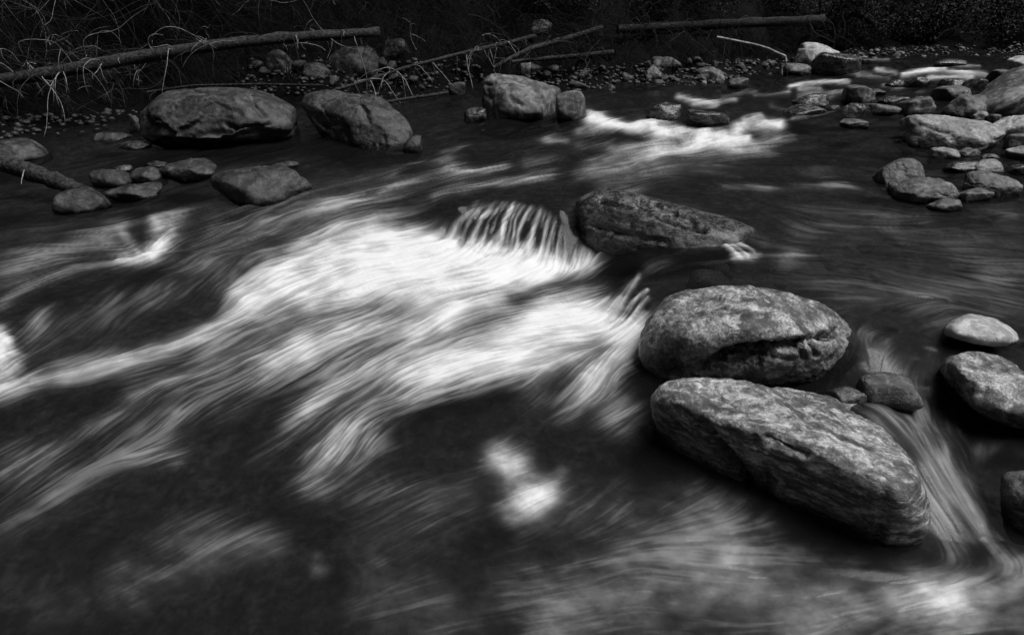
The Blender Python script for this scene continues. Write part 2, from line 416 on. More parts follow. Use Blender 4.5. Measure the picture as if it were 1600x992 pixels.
# ------------------------------------------------------------------ white water: surveyed patches (line, half-width, density)
FOAM = [
 ([(905,412),(820,410),(740,402),(660,390),(590,380),(530,382),(480,405),(430,435),(390,465)],20,.88),
 ([(520,370),(580,361),(640,363),(700,378),(745,392)],8,.75),
 ([(860,425),(760,425),(660,425),(560,425),(490,450)],26,.85),
 ([(790,465),(700,475),(620,465),(540,478)],22,.7),([(700,510),(640,530),(590,545)],14,.45),
 ([(430,430),(360,490),(300,530),(230,555),(120,585),(0,612)],9,.28),
 ([(470,440),(400,482),(330,522),(270,545),(180,570),(60,597),(-40,625)],10,.52),
 ([(520,470),(440,510),(360,550),(290,577),(240,603),(170,650),(60,720),(-20,760)],8,.2),
 ([(560,500),(470,540),(380,565),(300,590),(200,615)],12,.26),
 ([(460,470),(380,520),(320,550)],18,.24),([(540,540),(440,580),(330,620),(230,680)],14,.16),
 ([(500,560),(380,610),(260,660),(120,740),(0,800)],32,.09),
 ([(985,525),(930,512),(880,512),(820,532),(740,560),(660,582)],22,.88),
 ([(960,485),(900,470),(860,482),(820,502)],15,.75),([(985,550),(940,575),(915,605)],15,.7),
 ([(900,545),(820,565),(760,580)],14,.5),
 ([(740,562),(650,592),(590,622),(545,662),(510,712),(490,745)],16,.5),
 ([(680,560),(580,582),(500,622),(460,665)],12,.42),([(660,610),(610,645),(570,690)],9,.4),
 ([(860,575),(780,592),(700,604),(620,645)],10,.42),([(640,540),(560,580),(480,640)],16,.25),
 ([(600,690),(540,720),(500,750)],14,.22),([(480,640),(440,690),(400,720)],12,.12),
 ([(830,622),(880,622),(890,652)],14,.2),([(955,600),(968,640),(960,655)],16,.3),([(925,590),(990,660)],18,.2),
 ([(720,495),(620,520),(510,548),(420,575)],20,.42),([(640,480),(560,508),(470,535)],14,.4),([(1440,740),(1466,800),(1492,852)],15,.3),([(1366,556),(1385,602)],12,.28),([(1400,600),(1440,625)],9,.14),
 ([(785,712),(802,724)],18,.62),([(815,785),(842,775)],18,.74),([(880,735),(858,757)],8,.3),([(800,745),(830,765)],12,.35),
 ([(1455,930),(1485,940)],22,.62),([(1400,930),(1480,925),(1560,920),(1630,895)],20,.36),([(1420,970),(1600,965)],20,.3),([(1570,870),(1600,890)],14,.25),
 ([(900,960),(1100,905),(1300,945)],48,.26),([(1000,870),(1150,835)],40,.13),([(280,835),(400,845),(430,850)],24,.15),([(600,830),(720,780)],36,.12),([(850,800),(960,790)],34,.11),([(560,760),(660,770)],24,.1),([(820,905),(860,985)],40,.12),
 ([(600,940),(700,965)],45,.14),([(1350,960),(1250,990)],30,.2),([(1080,790),(1150,860)],36,.16),([(200,900),(330,870)],30,.12),([(60,950),(200,930)],30,.07),
 ([(495,875),(492,892)],9,.22),([(390,850),(420,840)],14,.08),
 ([(255,715),(200,722),(140,737),(60,792),(0,832)],8,.12),([(282,722),(240,712),(200,716)],6,.34),([(0,712),(50,742),(110,752)],16,.12),
 ([(110,770),(0,870)],24,.03),([(0,700),(30,690)],12,.2),
 ([(-15,535),(5,560),(-5,582)],15,.88),([(0,520),(22,560),(15,588)],9,.4),([(600,292),(420,342),(250,402)],22,.11),([(320,425),(200,485),(80,548)],22,.1),([(520,335),(380,385),(300,430)],16,.11),([(0,385),(200,345)],18,.08),([(480,300),(300,340)],10,.1),([(720,290),(560,300)],10,.1),([(1150,240),(950,290)],14,.14),([(620,270),(480,300)],8,.1),([(1060,255),(900,275)],8,.2),([(1300,470),(1560,440)],9,.1),([(1250,360),(1560,372)],7,.1),([(1230,325),(1450,345)],6,.1),([(40,540),(60,500)],14,.18),
 ([(195,409),(230,397),(268,378)],9,.85),([(246,358),(270,350)],9,.45),([(235,385),(246,343)],8,.35),([(215,388),(190,362)],6,.3),([(262,375),(285,352)],6,.4),
 ([(200,392),(140,377),(60,397),(-20,425)],7,.36),([(205,410),(120,421),(60,445),(0,478)],6,.42),([(0,440),(100,405)],16,.16),([(180,360),(150,385)],10,.2),
 ([(60,520),(110,490),(180,462)],12,.10),([(50,508),(72,490)],9,.16),([(400,400),(300,440),(230,472)],14,.07),([(420,350),(330,400)],12,.07),
 ([(330,360),(370,350)],8,.12),
 ([(640,302),(560,316),(500,327),(400,352)],5,.22),([(548,307),(530,312),(505,320)],3.5,.5),([(620,291),(598,297)],3,.42),([(560,316),(520,326)],3,.35),
 ([(740,268),(690,276),(620,291)],4,.26),([(860,274),(800,281),(740,291),(680,312)],5,.3),([(698,250),(712,258)],5,.6),([(786,262),(730,272),(700,268)],3,.5),
 ([(690,236),(735,222)],3,.35),([(640,258),(700,252)],3,.3),([(860,280),(830,276),(790,288)],4,.35),([(690,345),(640,352)],4,.14),([(660,320),(620,335)],4,.14),
 ([(920,188),(980,200),(1050,205),(1110,212),(1165,216)],6.5,.9),([(1000,196),(1060,212),(1150,222)],8,.5),
 ([(1110,216),(1050,236),(990,250),(920,266)],7,.42),([(1060,215),(1000,225),(960,240)],6,.4),
 ([(1150,200),(1190,195),(1218,196)],7,.75),([(1160,190),(1185,184)],5,.6),([(1040,190),(1018,192)],4,.6),([(1148,158),(1110,160),(1060,152)],3.2,.6),([(1118,165),(1085,163)],4,.5),
 ([(918,176),(938,192)],5,.55),([(850,214),(882,217)],4,.5),([(960,230),(900,226)],5,.24),([(1180,222),(1235,215)],7,.36),([(1000,242),(1100,226),(1200,238)],9,.22),
 ([(1235,135),(1262,131),(1300,128),(1325,130)],3,.65),([(1250,140),(1280,140)],3,.45),([(1370,109),(1400,114)],3,.75),([(1410,117),(1450,110),(1475,108)],3.2,.9),
 ([(1480,112),(1540,117)],2.6,.65),([(1340,120),(1390,122)],2,.35),([(1358,92),(1388,94)],1.8,.6),([(1450,122),(1520,121)],2.6,.6),([(1320,112),(1360,116)],3,.3),
 ([(1440,134),(1400,138)],2,.4),([(1180,150),(1232,145)],3,.4),([(1262,160),(1300,152)],3,.28),([(1130,150),(1180,143)],3,.35),([(1240,186),(1300,178)],3,.22),([(1320,142),(1250,150)],3,.3),([(900,206),(960,198)],5,.4),([(1020,236),(1100,228),(1180,232)],6,.3),([(880,240),(820,255)],5,.2),([(1330,150),(1400,160)],3,.18),([(1480,102),(1530,104)],2,.4),([(1380,134),(1410,136)],2,.4),([(1240,172),(1205,165)],4,.2),
 ([(1130,295),(1180,294),(1200,297)],3,.4),([(1240,292),(1320,296)],3,.2),([(1100,262),(1160,272)],4,.18),([(1260,265),(1300,272)],4,.14),([(1330,298),(1290,292)],3,.25),
 ([(1232,388),(1242,398),(1226,412)],6,.4),
 ([(978,303),(1060,322),(1140,343),(1192,376)],9,.16),
 ([(1108,367),(1138,388),(1158,406)],2.6,.75),([(1120,368),(1150,388),(1168,402)],2.2,.65),([(1135,370),(1160,386),(1178,396)],2.2,.55),([(1150,376),(1176,392)],2,.5),([(1148,406),(1182,404)],5,.5),
 ([(745,318),(800,322),(860,336)],5,.15),([(900,330),(905,360),(900,400)],12,.14),
 ([(998,430),(976,465),(955,497)],3,.5),([(1010,455),(985,476),(964,503)],3,.6),([(1012,470),(990,492),(974,517)],3,.6),([(1006,490),(985,512)],3,.5),([(1012,418),(1040,415)],8,.15),([(985,445),(960,480)],6,.25),
 ([(1350,535),(1380,570),(1390,592)],12,.2),([(1450,550),(1462,592)],10,.15),([(1440,638),(1446,655)],7,.32),([(1420,560),(1430,600)],9,.12),
 ([(1388,650),(1438,690),(1474,740),(1500,800)],20,.25),([(1480,700),(1512,760),(1552,852)],5,.26),([(1466,740),(1484,790)],12,.16),([(1440,670),(1500,668)],8,.2),([(1530,700),(1575,690)],13,.14),
 ([(1250,430),(1400,450),(1600,440)],36,.1),([(1250,345),(1600,360)],30,.07),([(1450,500),(1600,490)],14,.1),([(1480,462),(1420,466)],5,.18),([(1500,400),(1580,395)],12,.06),([(1290,500),(1330,520)],10,.08),  # faint right-pool strokes paint sky reflected in the ripples
 ([(1540,325),(1590,335)],4,.25),([(1210,480),(1000,430)],3,.0),
]
FALLS = [
 ([(738,318),(708,350),(696,374)],4,.34),([(747,315),(718,346),(704,376)],3.2,.6),([(757,316),(733,344),(722,372)],2.2,.42),([(764,315),(742,340)],1.8,.3),
 ([(776,315),(754,340),(737,382)],3.4,.78),([(785,317),(766,344),(752,388)],1.8,.45),([(792,316),(776,340),(768,366)],1.6,.35),
 ([(803,318),(788,344),(776,394)],3.6,.86),([(811,319),(798,346),(790,380)],1.8,.5),([(818,320),(806,344),(797,396)],2.2,.7),
 ([(829,322),(815,352),(804,398)],2.8,.8),([(836,323),(826,346)],1.6,.4),([(845,326),(836,352),(824,402)],3.2,.82),([(853,329),(846,356)],1.7,.4),
 ([(860,333),(851,364),(843,404)],2.2,.66),([(868,338),(862,366),(852,404)],2.6,.74),([(877,346),(874,376),(868,404)],2.,.5),([(884,356),(882,400)],2.,.3),
]
HOLES = [
 ([(735,345),(780,350),(830,362),(880,372)],20,.9),([(720,352),(700,360)],9,.5),
 ([(800,462),(840,452),(900,440),(935,448)],8,.8),([(640,495),(600,488),(540,505),(490,525)],8,.6),([(620,532),(560,545),(500,562)],10,.6),
 ([(760,405),(800,400)],3,.3),([(560,640),(700,650),(850,640)],14,.5),([(470,420),(482,440)],4,.2),([(120,425),(190,422),(260,432)],4,.9),
 ([(330,430),(250,436),(150,432),(100,445)],8,.7),
]
def segdist(px, py, pts):
    best = np.full(px.shape, 1e9)
    for (a, b), (c, d) in zip(pts[:-1], pts[1:]):
        vx, vy = c - a, d - b; L = vx * vx + vy * vy + 1e-9
        t = np.clip(((px - a) * vx + (py - b) * vy) / L, 0, 1)
        best = np.minimum(best, (px - a - t * vx) ** 2 + (py - b - t * vy) ** 2)
    return best
def patches(px, py, lst, env=None):
    keep = np.ones(px.shape)
    for pts, s, a in lst:
        xs = [p[0] for p in pts]; ys = [p[1] for p in pts]; m = s * 3.2
        k = np.nonzero((px > min(xs) - m) & (px < max(xs) + m) & (py > min(ys) - m) & (py < max(ys) + m))[0]
        if len(k) == 0: continue
        g = a * np.exp(-segdist(px[k], py[k], pts) / (2 * s * s))
        keep[k] *= 1 - g
    return keep

# ---- rows of the river sheet follow its steps: denser where it falls
cth = np.linspace(-1.0, 1.0, 170); NR = 1500; NROW = 860
cr = np.geomspace(.35, 13.5, NR)
A, B = np.meshgrid(cth, cr, indexing='ij')
cz = np.clip(water_z(A * 0 + B * np.sin(A), B * np.cos(A)), -.06, .95)
_, cpy, _ = proj(np.stack([B * np.sin(A) * 0, B, cz], -1))
mid_ = (cpy[:, 1:] + cpy[:, :-1]) / 2
rm = (cr[1:] * cr[:-1]) ** .5
met = np.sqrt(np.diff(cpy, axis=1) ** 2 + (np.diff(cz, axis=1) / rm[None] * 700) ** 2) * np.where((mid_ > -20) & (mid_ < 1010), 1., .06) + .05
met = blur(met, 3)
cum = np.concatenate([np.zeros((len(cth), 1)), np.cumsum(met, 1)], 1); cum /= cum[:, -1:]
rows = np.stack([np.interp(np.linspace(0, 1, NROW), cum[i], cr) for i in range(len(cth))])
wth = np.concatenate([np.linspace(-1., -.85, 12)[:-1], np.linspace(-.85, -.63, 150)[:-1], np.linspace(-.63, .63, 920), np.linspace(.63, .85, 150)[1:], np.linspace(.85, 1., 12)[1:]])
ui = (wth + 1) / 2 * (len(cth) - 1); i0 = np.clip(ui.astype(int), 0, len(cth) - 2); fr = (ui - i0)[:, None]
WR = rows[i0] * (1 - fr) + rows[i0 + 1] * fr
WX = WR * np.sin(wth)[:, None]; WY = WR * np.cos(wth)[:, None]
WZ = np.clip(water_z(WX, WY), -.06, .95)
px, py, _ = proj(np.stack([WX, WY, WZ], -1)); px = px.ravel(); py = py.ravel()
X, Y, Rr = WX.ravel(), WY.ravel(), WR.ravel()
# patches are first drawn on a survey sheet, then combed and frayed along the current
SX0, SY0, SS = -160, 30, 2.
sgx = np.arange(SX0, 1760, SS); sgy = np.arange(SY0, 1060, SS)
SGX, SGY = np.meshgrid(sgx, sgy, indexing='ij'); shp = SGX.shape; fx_, fy_ = SGX.ravel(), SGY.ravel()
q3 = np.stack([fx_ / 46, fy_ / 30, 0 * fx_], -1)
calm = 1 - np.clip(np.exp(-((fx_ - 800) / 120) ** 4 - ((fy_ - 350) / 45) ** 4) + np.exp(-((fx_ - 985) / 50) ** 4 - ((fy_ - 470) / 60) ** 4) + np.exp(-((fx_ - 1150) / 60) ** 4 - ((fy_ - 385) / 35) ** 4), 0, 1)
ox = fbm(q3, 4, 91) * 15 * calm; oy = fbm(q3 + 40, 4, 92) * 10 * calm
q4 = np.stack([fx_ / 34 + fy_ / 60, fy_ / 17 - fx_ / 90, 0 * fx_], -1)
mott = fbm(q4, 5, 95, .6)
E0 = (1 - patches(fx_ + ox * sstep(100, 330, fy_), fy_ + oy * sstep(100, 330, fy_), FOAM)) * patches(fx_ + ox, fy_ + oy, HOLES)
E0 = np.clip(E0 * (1 + mott * 1.15 * (1 - .42 * E0)), 0, 1).reshape(shp)
EB = blur(E0, 80)
def slook(g, pxx, pyy):
    u = np.clip((pxx - SX0) / SS, 0, shp[0] - 1.001); v = np.clip((pyy - SY0) / SS, 0, shp[1] - 1.001)
    i = u.astype(int); j = v.astype(int); a = u - i; b = v - j
    return (g[i, j] * (1 - a) + g[i + 1, j] * a) * (1 - b) + (g[i, j + 1] * (1 - a) + g[i + 1, j + 1] * a) * b
def elook(x, y):
    pxx, pyy, _ = proj(np.stack([x, y, glook(GZ, x, y)], -1))
    u = np.clip((pxx - SX0) / SS, 0, shp[0] - 1.001); v = np.clip((pyy - SY0) / SS, 0, shp[1] - 1.001)
    i = u.astype(int); j = v.astype(int); a = u - i; b = v - j
    return (E0[i, j] * (1 - a) + E0[i + 1, j] * a) * (1 - b) + (E0[i, j + 1] * (1 - a) + E0[i + 1, j + 1] * a) * b
def ehere():
    u = np.clip((px - SX0) / SS, 0, shp[0] - 1.001); v = np.clip((py - SY0) / SS, 0, shp[1] - 1.001)
    i = u.astype(int); j = v.astype(int); a = u - i; b = v - j
    return (E0[i, j] * (1 - a) + E0[i + 1, j] * a) * (1 - b) + (E0[i, j + 1] * (1 - a) + E0[i + 1, j + 1] * a) * b
G2 = np.stack([GFX, GFY], -1).astype(np.float32)
def flow2(x, y):
    u = np.clip((x - GX0) / GS, 0, len(gx) - 1.001); v = np.clip((y - GY0) / GS, 0, len(gy) - 1.001)
    i = u.astype(np.int32); j = v.astype(np.int32); a = (u - i)[:, None]; b = (v - j)[:, None]
    q = (G2[i, j] * (1 - a) + G2[i + 1, j] * a) * (1 - b) + (G2[i, j + 1] * (1 - a) + G2[i + 1, j + 1] * a) * b
    return q[:, 0], q[:, 1]
def comb(x0, y0, ds, steps, fn, shift=None, width=1e9):
    """mean of fn along the current through every point; ds may be one number or one per point"""
    acc = fn(x0, y0) * 1.; den = np.ones_like(acc)
    if shift is not None: w0 = np.exp(-(shift / width) ** 2); acc *= w0; den *= w0
    for sgn in (1, -1):
        x = x0.copy(); y = y0.copy()
        for k in range(1, steps + 1):
            fx, fy = flow2(x, y); x = x + sgn * ds * fx; y = y + sgn * ds * fy
            wk = 1 - .75 * (k / steps) ** 2 if shift is None else np.exp(-((sgn * k * ds - shift) / width) ** 2)
            acc = acc + wk * fn(x, y); den = den + wk
    return acc / den
X = X.astype(np.float32); Y = Y.astype(np.float32)
fade = lambda s: 1 / (1 + (Rr * .0024 / s) ** 2)
def octave(cell, steps, off, ratio=.42):
    v = comb(X, Y, np.float32(cell * ratio), steps, lambda x, y: tnoise(x / cell + off, y / cell + off * .7)); return v / v.std()
LA = octave(.0075, 17, 11.); LB = octave(.018, 17, 57.); LC = octave(.042, 15, 93.); LD = octave(.11, 11, 31.); LE = octave(.26, 7, 77.)
L1 = 1.3 * LA * fade(.0075) + .9 * LB * fade(.018) + .25 * LC; L1 /= L1.std()
L3 = LC; L2 = LD + .7 * LE; L2 /= L2.std()
ec = comb(X, Y, np.float32(.017), 13, elook, shift=np.clip(.02 * L3 + .022 * L2, -.1, .1), width=.085)
def blob(cx, cy, rx, ry): return np.exp(-(((px - cx) / rx) ** 4 + ((py - cy) / ry) ** 4))
crisp = np.clip(blob(800, 355, 115, 52) + blob(985, 470, 48, 60) + blob(1150, 385, 60, 35) + blob(230, 380, 75, 40) + blob(0, 550, 60, 60) + blob(1100, 190, 240, 50) + blob(1440, 112, 160, 26) + blob(1280, 135, 60, 14), 0, 1)
cloud = np.clip(sstep(655, 720, py) * sstep(620, 760, px) + sstep(800, 880, py), 0, 1) * (1 - blob(1480, 760, 90, 120))
raw = np.clip(.2 + .7 * crisp + .75 * cloud, 0, 1)
env = raw * ehere() + (1 - raw) * ec
mist = slook(EB, px, py); env = env * (.64 + .36 * crisp) + .44 * mist * (1 - crisp)
kf = np.nonzero((np.abs(px - 800) < 130) & (np.abs(py - 350) < 75))[0]
jx = fbm(np.stack([px[kf] / 22, py[kf] / 60, 0 * kf], -1), 3, 61) * 3.5
st = (1 - patches(px[kf] + jx, py[kf], FALLS)) * (1 + .35 * fbm(np.stack([px[kf] / 5, py[kf] / 40, 0 * kf], -1), 2, 63)) * sstep(0, 10, 410 - py[kf]) * (.12 + .88 * sstep(-3, 20 + 9 * jx / 3.5, py[kf] - np.interp(px[kf], [690, 705, 725, 745, 780, 815, 845, 868, 885], [372, 348, 326, 314, 313, 317, 324, 337, 356]))) * .86
env[kf] = 1 - (1 - env[kf]) * (1 - np.clip(st, 0, 1))
tex = (.9 * L1 + .1 * L3 + .08 * L2) + .55 * fbm(np.stack([X * 16, Y * 16, 0 * X], -1).astype(float), 4, 133, .62) * 2; tex = 1.4 * np.tanh(tex / 1.4) * (1 - .93 * cloud)
foam = env * (1 + (.32 - .23 * env) * tex) + .05 * (L1 + .6 * L3 + .8 * L2).clip(0, 3) * sstep(.02, .2, env) * (1 - env)
foam = np.clip(foam, 0, 1.15) ** 1.9; foam = np.clip(foam * 1.06, 0, .97)
near2 = np.clip(Rr / 2.2, .5, 1.8)
zz = WZ.ravel() + .0045 * L2 * near2 + .0016 * L1 * sstep(.15, .6, env) * near2 + .014 * env * sstep(1.5, 2.2, Rr)
ch = vnoise(np.stack([X * 5, Y * 7, 0 * X], -1), 3) * .6 + vnoise(np.stack([X * 13, Y * 17, 0 * X], -1), 4) * .25
zz = zz + ch * .011 * sstep(1.4, 3.0, Rr)

wb = NB('river_water')
fo = wb.n('Attribute', attribute_name='foam').outputs['Fac']
wco = wb.n('TexCoord').outputs['Object']
rip = wb.noise(wco, 14, 3, .55)
bmp = wb.n('Bump', i_Strength=.004, i_Distance=.02, i_Height=rip).outputs[0]
tr = wb.n('BsdfTransparent'); wb.put(tr, 0, .4)
df = wb.n('BsdfDiffuse'); wb.put(df, 0, .018)
body = wb.n('MixShader', i_0=.3); wb.t.links.new(tr.outputs[0], body.inputs[1]); wb.t.links.new(df.outputs[0], body.inputs[2])
gl = wb.n('BsdfGlossy', i_Roughness=.16, i_Normal=bmp); wb.put(gl, 0, .4)
frn = wb.n('Fresnel', i_IOR=1.33, i_Normal=bmp).outputs[0]
surf = wb.n('MixShader', i_0=frn); wb.t.links.new(body.outputs[0], surf.inputs[1]); wb.t.links.new(gl.outputs[0], surf.inputs[2])
fd_ = wb.n('BsdfDiffuse'); wb.put(fd_, 0, .73)
mx = wb.n('MixShader', i_0=fo); wb.t.links.new(surf.outputs[0], mx.inputs[1]); wb.t.links.new(fd_.outputs[0], mx.inputs[2])
M['water'] = wb.out(mx.outputs[0])
river = mesh_np('river_water', np.stack([X, Y, zz], -1), grid_faces(len(wth), NROW), M['water'], attrs={'foam': foam})
tag(river, kind='structure')

# ------------------------------------------------------------------ rocks
ICO = {}
def ico(level):
    if level not in ICO:
        bm = bmesh.new(); bmesh.ops.create_icosphere(bm, subdivisions=level, radius=1)
        v = np.array([x.co[:] for x in bm.verts]); v /= np.linalg.norm(v, axis=1)[:, None]
        f = np.array([[x.index for x in y.verts] for y in bm.faces]); bm.free(); ICO[level] = (v, f)
    return ICO[level]
def vert_normals(v, f):
    fn = np.cross(v[f[:, 1]] - v[f[:, 0]], v[f[:, 2]] - v[f[:, 0]])
    n = np.zeros_like(v)
    for k in range(3): np.add.at(n, f[:, k], fn)
    return n / (np.linalg.norm(n, axis=1)[:, None] + 1e-12)
def polytope(nrm, dist, level, p):
    d, f = ico(level)
    out = np.empty(len(d))
    for k in range(0, len(d), 20000):
        q = np.clip(d[k:k + 20000] @ nrm.T, 0, None) / dist[None]
        mxq = q.max(1, keepdims=True)
        out[k:k + 20000] = 1 / (mxq[:, 0] * ((q / mxq) ** p).sum(1) ** (1 / p))
    return d * out[:, None], f
def soften(v, f, n):
    cnt = np.bincount(f.ravel(), minlength=len(v)) * 2.
    for _ in range(n):
        o = np.empty_like(v)
        for k in range(3):
            o[:, k] = (np.bincount(f[:, 0], v[f[:, 1], k] + v[f[:, 2], k], len(v)) + np.bincount(f[:, 1], v[f[:, 0], k] + v[f[:, 2], k], len(v)) + np.bincount(f[:, 2], v[f[:, 1], k] + v[f[:, 0], k], len(v))) / cnt
        v = o
    return v
def facet(v, n, amp, seed):
    """flat broken faces: every patch gets its own depth and tilt"""
    r_ = np.random.default_rng(seed + 900); sds = r_.normal(size=(n, 3)); sds /= np.linalg.norm(sds, axis=1)[:, None]
    d = v / np.abs(v).max(0); d = d / np.linalg.norm(d, axis=1)[:, None]
    dj = d + .13 * np.stack([fbm(d * 3 + 7 * k, 3, seed + k) for k in range(3)], -1)
    i = (dj @ sds.T).argmax(1); g = r_.normal(size=(n, 3)) * .9; u = r_.normal(size=n) * .6
    return v * (1 + amp * (u[i] + ((d - sds[i]) * g[i]).sum(1)))[:, None]
def roughen(v, f, size, amt, seed, cracks=0., strata=0.):
    n = vert_normals(v, f)
    q = v / size
    d = amt * size * (fbm(q * 2.6 + seed, 5, seed, .52) * .9)
    d += -cracks * size * sstep(.62, .95, ridged(q * 1.9 + seed * 1.7, 3, seed + 5))
    d += amt * size * (.2 * fbm(q * 13 + seed, 3, seed + 9) + .13 * ridged(q * 34 + seed, 2, seed + 12))
    if strata:
        lay = (q @ np.array([.22, .34, .92])) * 8 + 1.1 * fbm(q * 2, 3, seed + 3); lay = np.abs((lay % 1) * 2 - 1) + .5 * np.abs((lay * 2.7 % 1) * 2 - 1)
        d += strata * size * lay
    return v + n * d[:, None]
def wet_shade_attr(v, zw, band):
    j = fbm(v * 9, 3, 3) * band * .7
    return 1 - sstep(.0, band, v[:, 2] - zw + j * .6)  # waterline wetness; wide bands also put shade into lower fronts

def hull_rock(name, label, pts, mat, level=6, p=26, soft=12, amt=.035, cracks=.02, seed=1, strata=0., zw=0., band=.05, carve=None, cat='rock', group=None, chips=0, fac=(0, 0)):
    """pts: surveyed corner points (pixel, pixel, height) or ready points"""
    P = np.array([Q(a[0], a[1], z=a[2]) if len(a) == 3 else np.array(a[1:]) for a in pts])
    c = (P.max(0) + P.min(0)) / 2; size = (P.max(0) - P.min(0)).max() / 2
    bm = bmesh.new()
    for q in P - c: bm.verts.new(q)
    r = bmesh.ops.convex_hull(bm, input=bm.verts[:])
    bm.normal_update(); nr, ds, ar = [], [], []
    for fc in bm.faces:
        n = np.array(fc.normal[:]); d = float(n @ np.array(fc.verts[0].co[:]))
        if d < 0: n, d = -n, -d
        for k in range(len(nr)):
            if nr[k] @ n > .9995 and abs(ds[k] - d) < .004: break
        else: nr.append(n); ds.append(max(d, .01)); ar.append(fc.calc_area() + 1e-6)
    bm.free()
    if chips:
        r_ = np.random.default_rng(seed + 500); cn = r_.normal(size=(chips, 3)); cn /= np.linalg.norm(cn, axis=1)[:, None]
        sup = ((P - c) @ cn.T).max(0)
        nr += list(cn); ds += list(sup * r_.uniform(.84, .965, chips))
    v, f = polytope(np.array(nr), np.array(ds), level, 90)
    if fac[0]: v = facet(v, fac[0], fac[1], seed)
    v = soften(v, f, soft)
    lo_, hi_ = (P - c).min(0), (P - c).max(0); v = (v - v.min(0)) / (v.max(0) - v.min(0)) * (hi_ - lo_) + lo_
    v = roughen(v, f, size, amt, seed, cracks, strata)
    v = v + c
    if carve:
        n = vert_normals(v, f); ux, uy, _ = proj(v)
        vd = v - np.array([0, 0, H]); vd /= np.linalg.norm(vd, axis=1)[:, None]
        face = sstep(.0, .3, -(n * vd).sum(1))
        jit = fbm(v * 14, 3, seed + 21) * 3.5
        for pl, wd, dep in carve:
            g = np.exp(-segdist(ux + jit, uy + jit, pl) / (2 * wd * wd))
            v = v - n * (dep * g * face)[:, None]
    wet = wet_shade_attr(v, zw, band)
    base = np.array([c[0], c[1], zw])
    o = mesh_np(name, v - base, f, mat, attrs={'wet': wet}); o.location = base
    tag(o, label, cat, group); return o

def ell_rock(name, label, box, mat, level=5, p=14, amt=.05, cracks=.03, seed=1, depth=.85, sink=.4, zw=None, band=.04, cat='rock', group=None, nfac=16, cut=.22, rot=0., strata=0., taper=0.):
    """box: left, right, top, base of the stone in the photograph; it stands where its base line meets water or ground"""
    x0, x1, yt, yb = box
    b = hit((x0 + x1) / 2, yb) if zw is None else Q((x0 + x1) / 2, yb, z=zw)
    fwd = proj(b)[2]
    wid = (x1 - x0) / F * fwd * 1.02; dp = wid * depth / 2
    yc = b[1] + dp * .75
    top = Q((x0 + x1) / 2, yt, y=yc)[2]
    hgt = max(top - b[2], .02); zb = b[2] - hgt * sink - .01
    r_ = np.random.default_rng(seed * 77 + 5)
    n = r_.normal(size=(nfac, 3)); n /= np.linalg.norm(n, axis=1)[:, None]
    n = np.concatenate([n, np.eye(3), -np.eye(3)])
    d = 1 - np.concatenate([r_.random(nfac) * cut, r_.random(6) * .04])
    v, f = polytope(n, d, level, p)
    cs, sn = math.cos(rot), math.sin(rot)
    v = v @ np.array([[cs, 0, sn], [0, 1, 0], [-sn, 0, cs]]).T if rot else v
    v = v / np.array([np.abs(v[:, 0]).max(), np.abs(v[:, 1]).max(), np.abs(v[:, 2]).max()])
    v = v * np.array([wid / 2, dp, (top - zb) / 2])
    if level >= 5 and p > 16: v = soften(facet(v, 34, .045, seed), f, 2)
    v = roughen(v, f, wid / 2, amt, seed, cracks, strata)
    v[:, 0] *= (wid / 2) / ((v[:, 0].max() - v[:, 0].min()) / 2)
    v[:, 2] += top - v[:, 2].max()
    v = v + np.array([b[0] * yc / b[1], yc, 0])
    wet = wet_shade_attr(v, b[2], band)
    base = np.array([b[0] * yc / b[1], yc, b[2]])
    o = mesh_np(name, v - base, f, mat, attrs={'wet': wet}); o.location = base
    tag(o, label, cat, group); return o

# --- the two stones in front
def Y(px, py, y): q = Q(px, py, y=y); return ('w', q[0], q[1], q[2])
ty = 2.66
hull_rock('boulder', 'rounded mottled boulder with a dark split across its face, resting behind the long slab', [
  Y(1003,526,2.6),Y(1013,501,2.62),Y(1028,481,2.64),Y(1051,464,ty),Y(1086,457,ty),Y(1121,450,ty),Y(1156,446,ty),Y(1197,449,ty),Y(1232,456,ty),Y(1265,467,ty),Y(1297,486,ty),Y(1320,506,2.62),Y(1336,526,2.58),Y(1343,546,2.54),Y(1338,568,2.5),
  Y(999,551,2.55),Y(1009,574,2.5),
  Y(1050,530,2.38),Y(1110,515,2.34),Y(1180,510,2.32),Y(1250,518,2.34),Y(1305,540,2.4),
  Y(1040,590,2.42),Y(1093,575,2.36),Y(1156,580,2.34),Y(1207,590,2.33),Y(1270,606,2.36),Y(1305,600,2.42),
  ('w',.62,2.45,-.1),('w',1.1,2.45,-.1),('w',.7,2.9,-.1),('w',1.15,2.9,-.1),('w',.72,2.92,.2),('w',1.1,2.92,.2)],
  M['rock_hero'], level=7, soft=60, amt=.05, cracks=.014, seed=3, zw=.08, band=.2,  # wide band: splash wetness plus shade painted on the lower half
  carve=[([(1130,558),(1165,547),(1200,544),(1240,538),(1277,527),(1306,519)],5,.07),([(1100,570),(1150,562),(1200,550)],9,.045),([(1060,585),(1100,575)],8,.02),
         ([(1250,540),(1256,560)],3,.02),([(1268,536),(1276,556)],3,.02),([(1192,552),(1186,570)],3,.015),([(1210,560),(1240,562)],2.5,.012),([(1306,519),(1335,530)],3,.012),([(1120,470),(1140,480),(1150,500)],8,.01)])
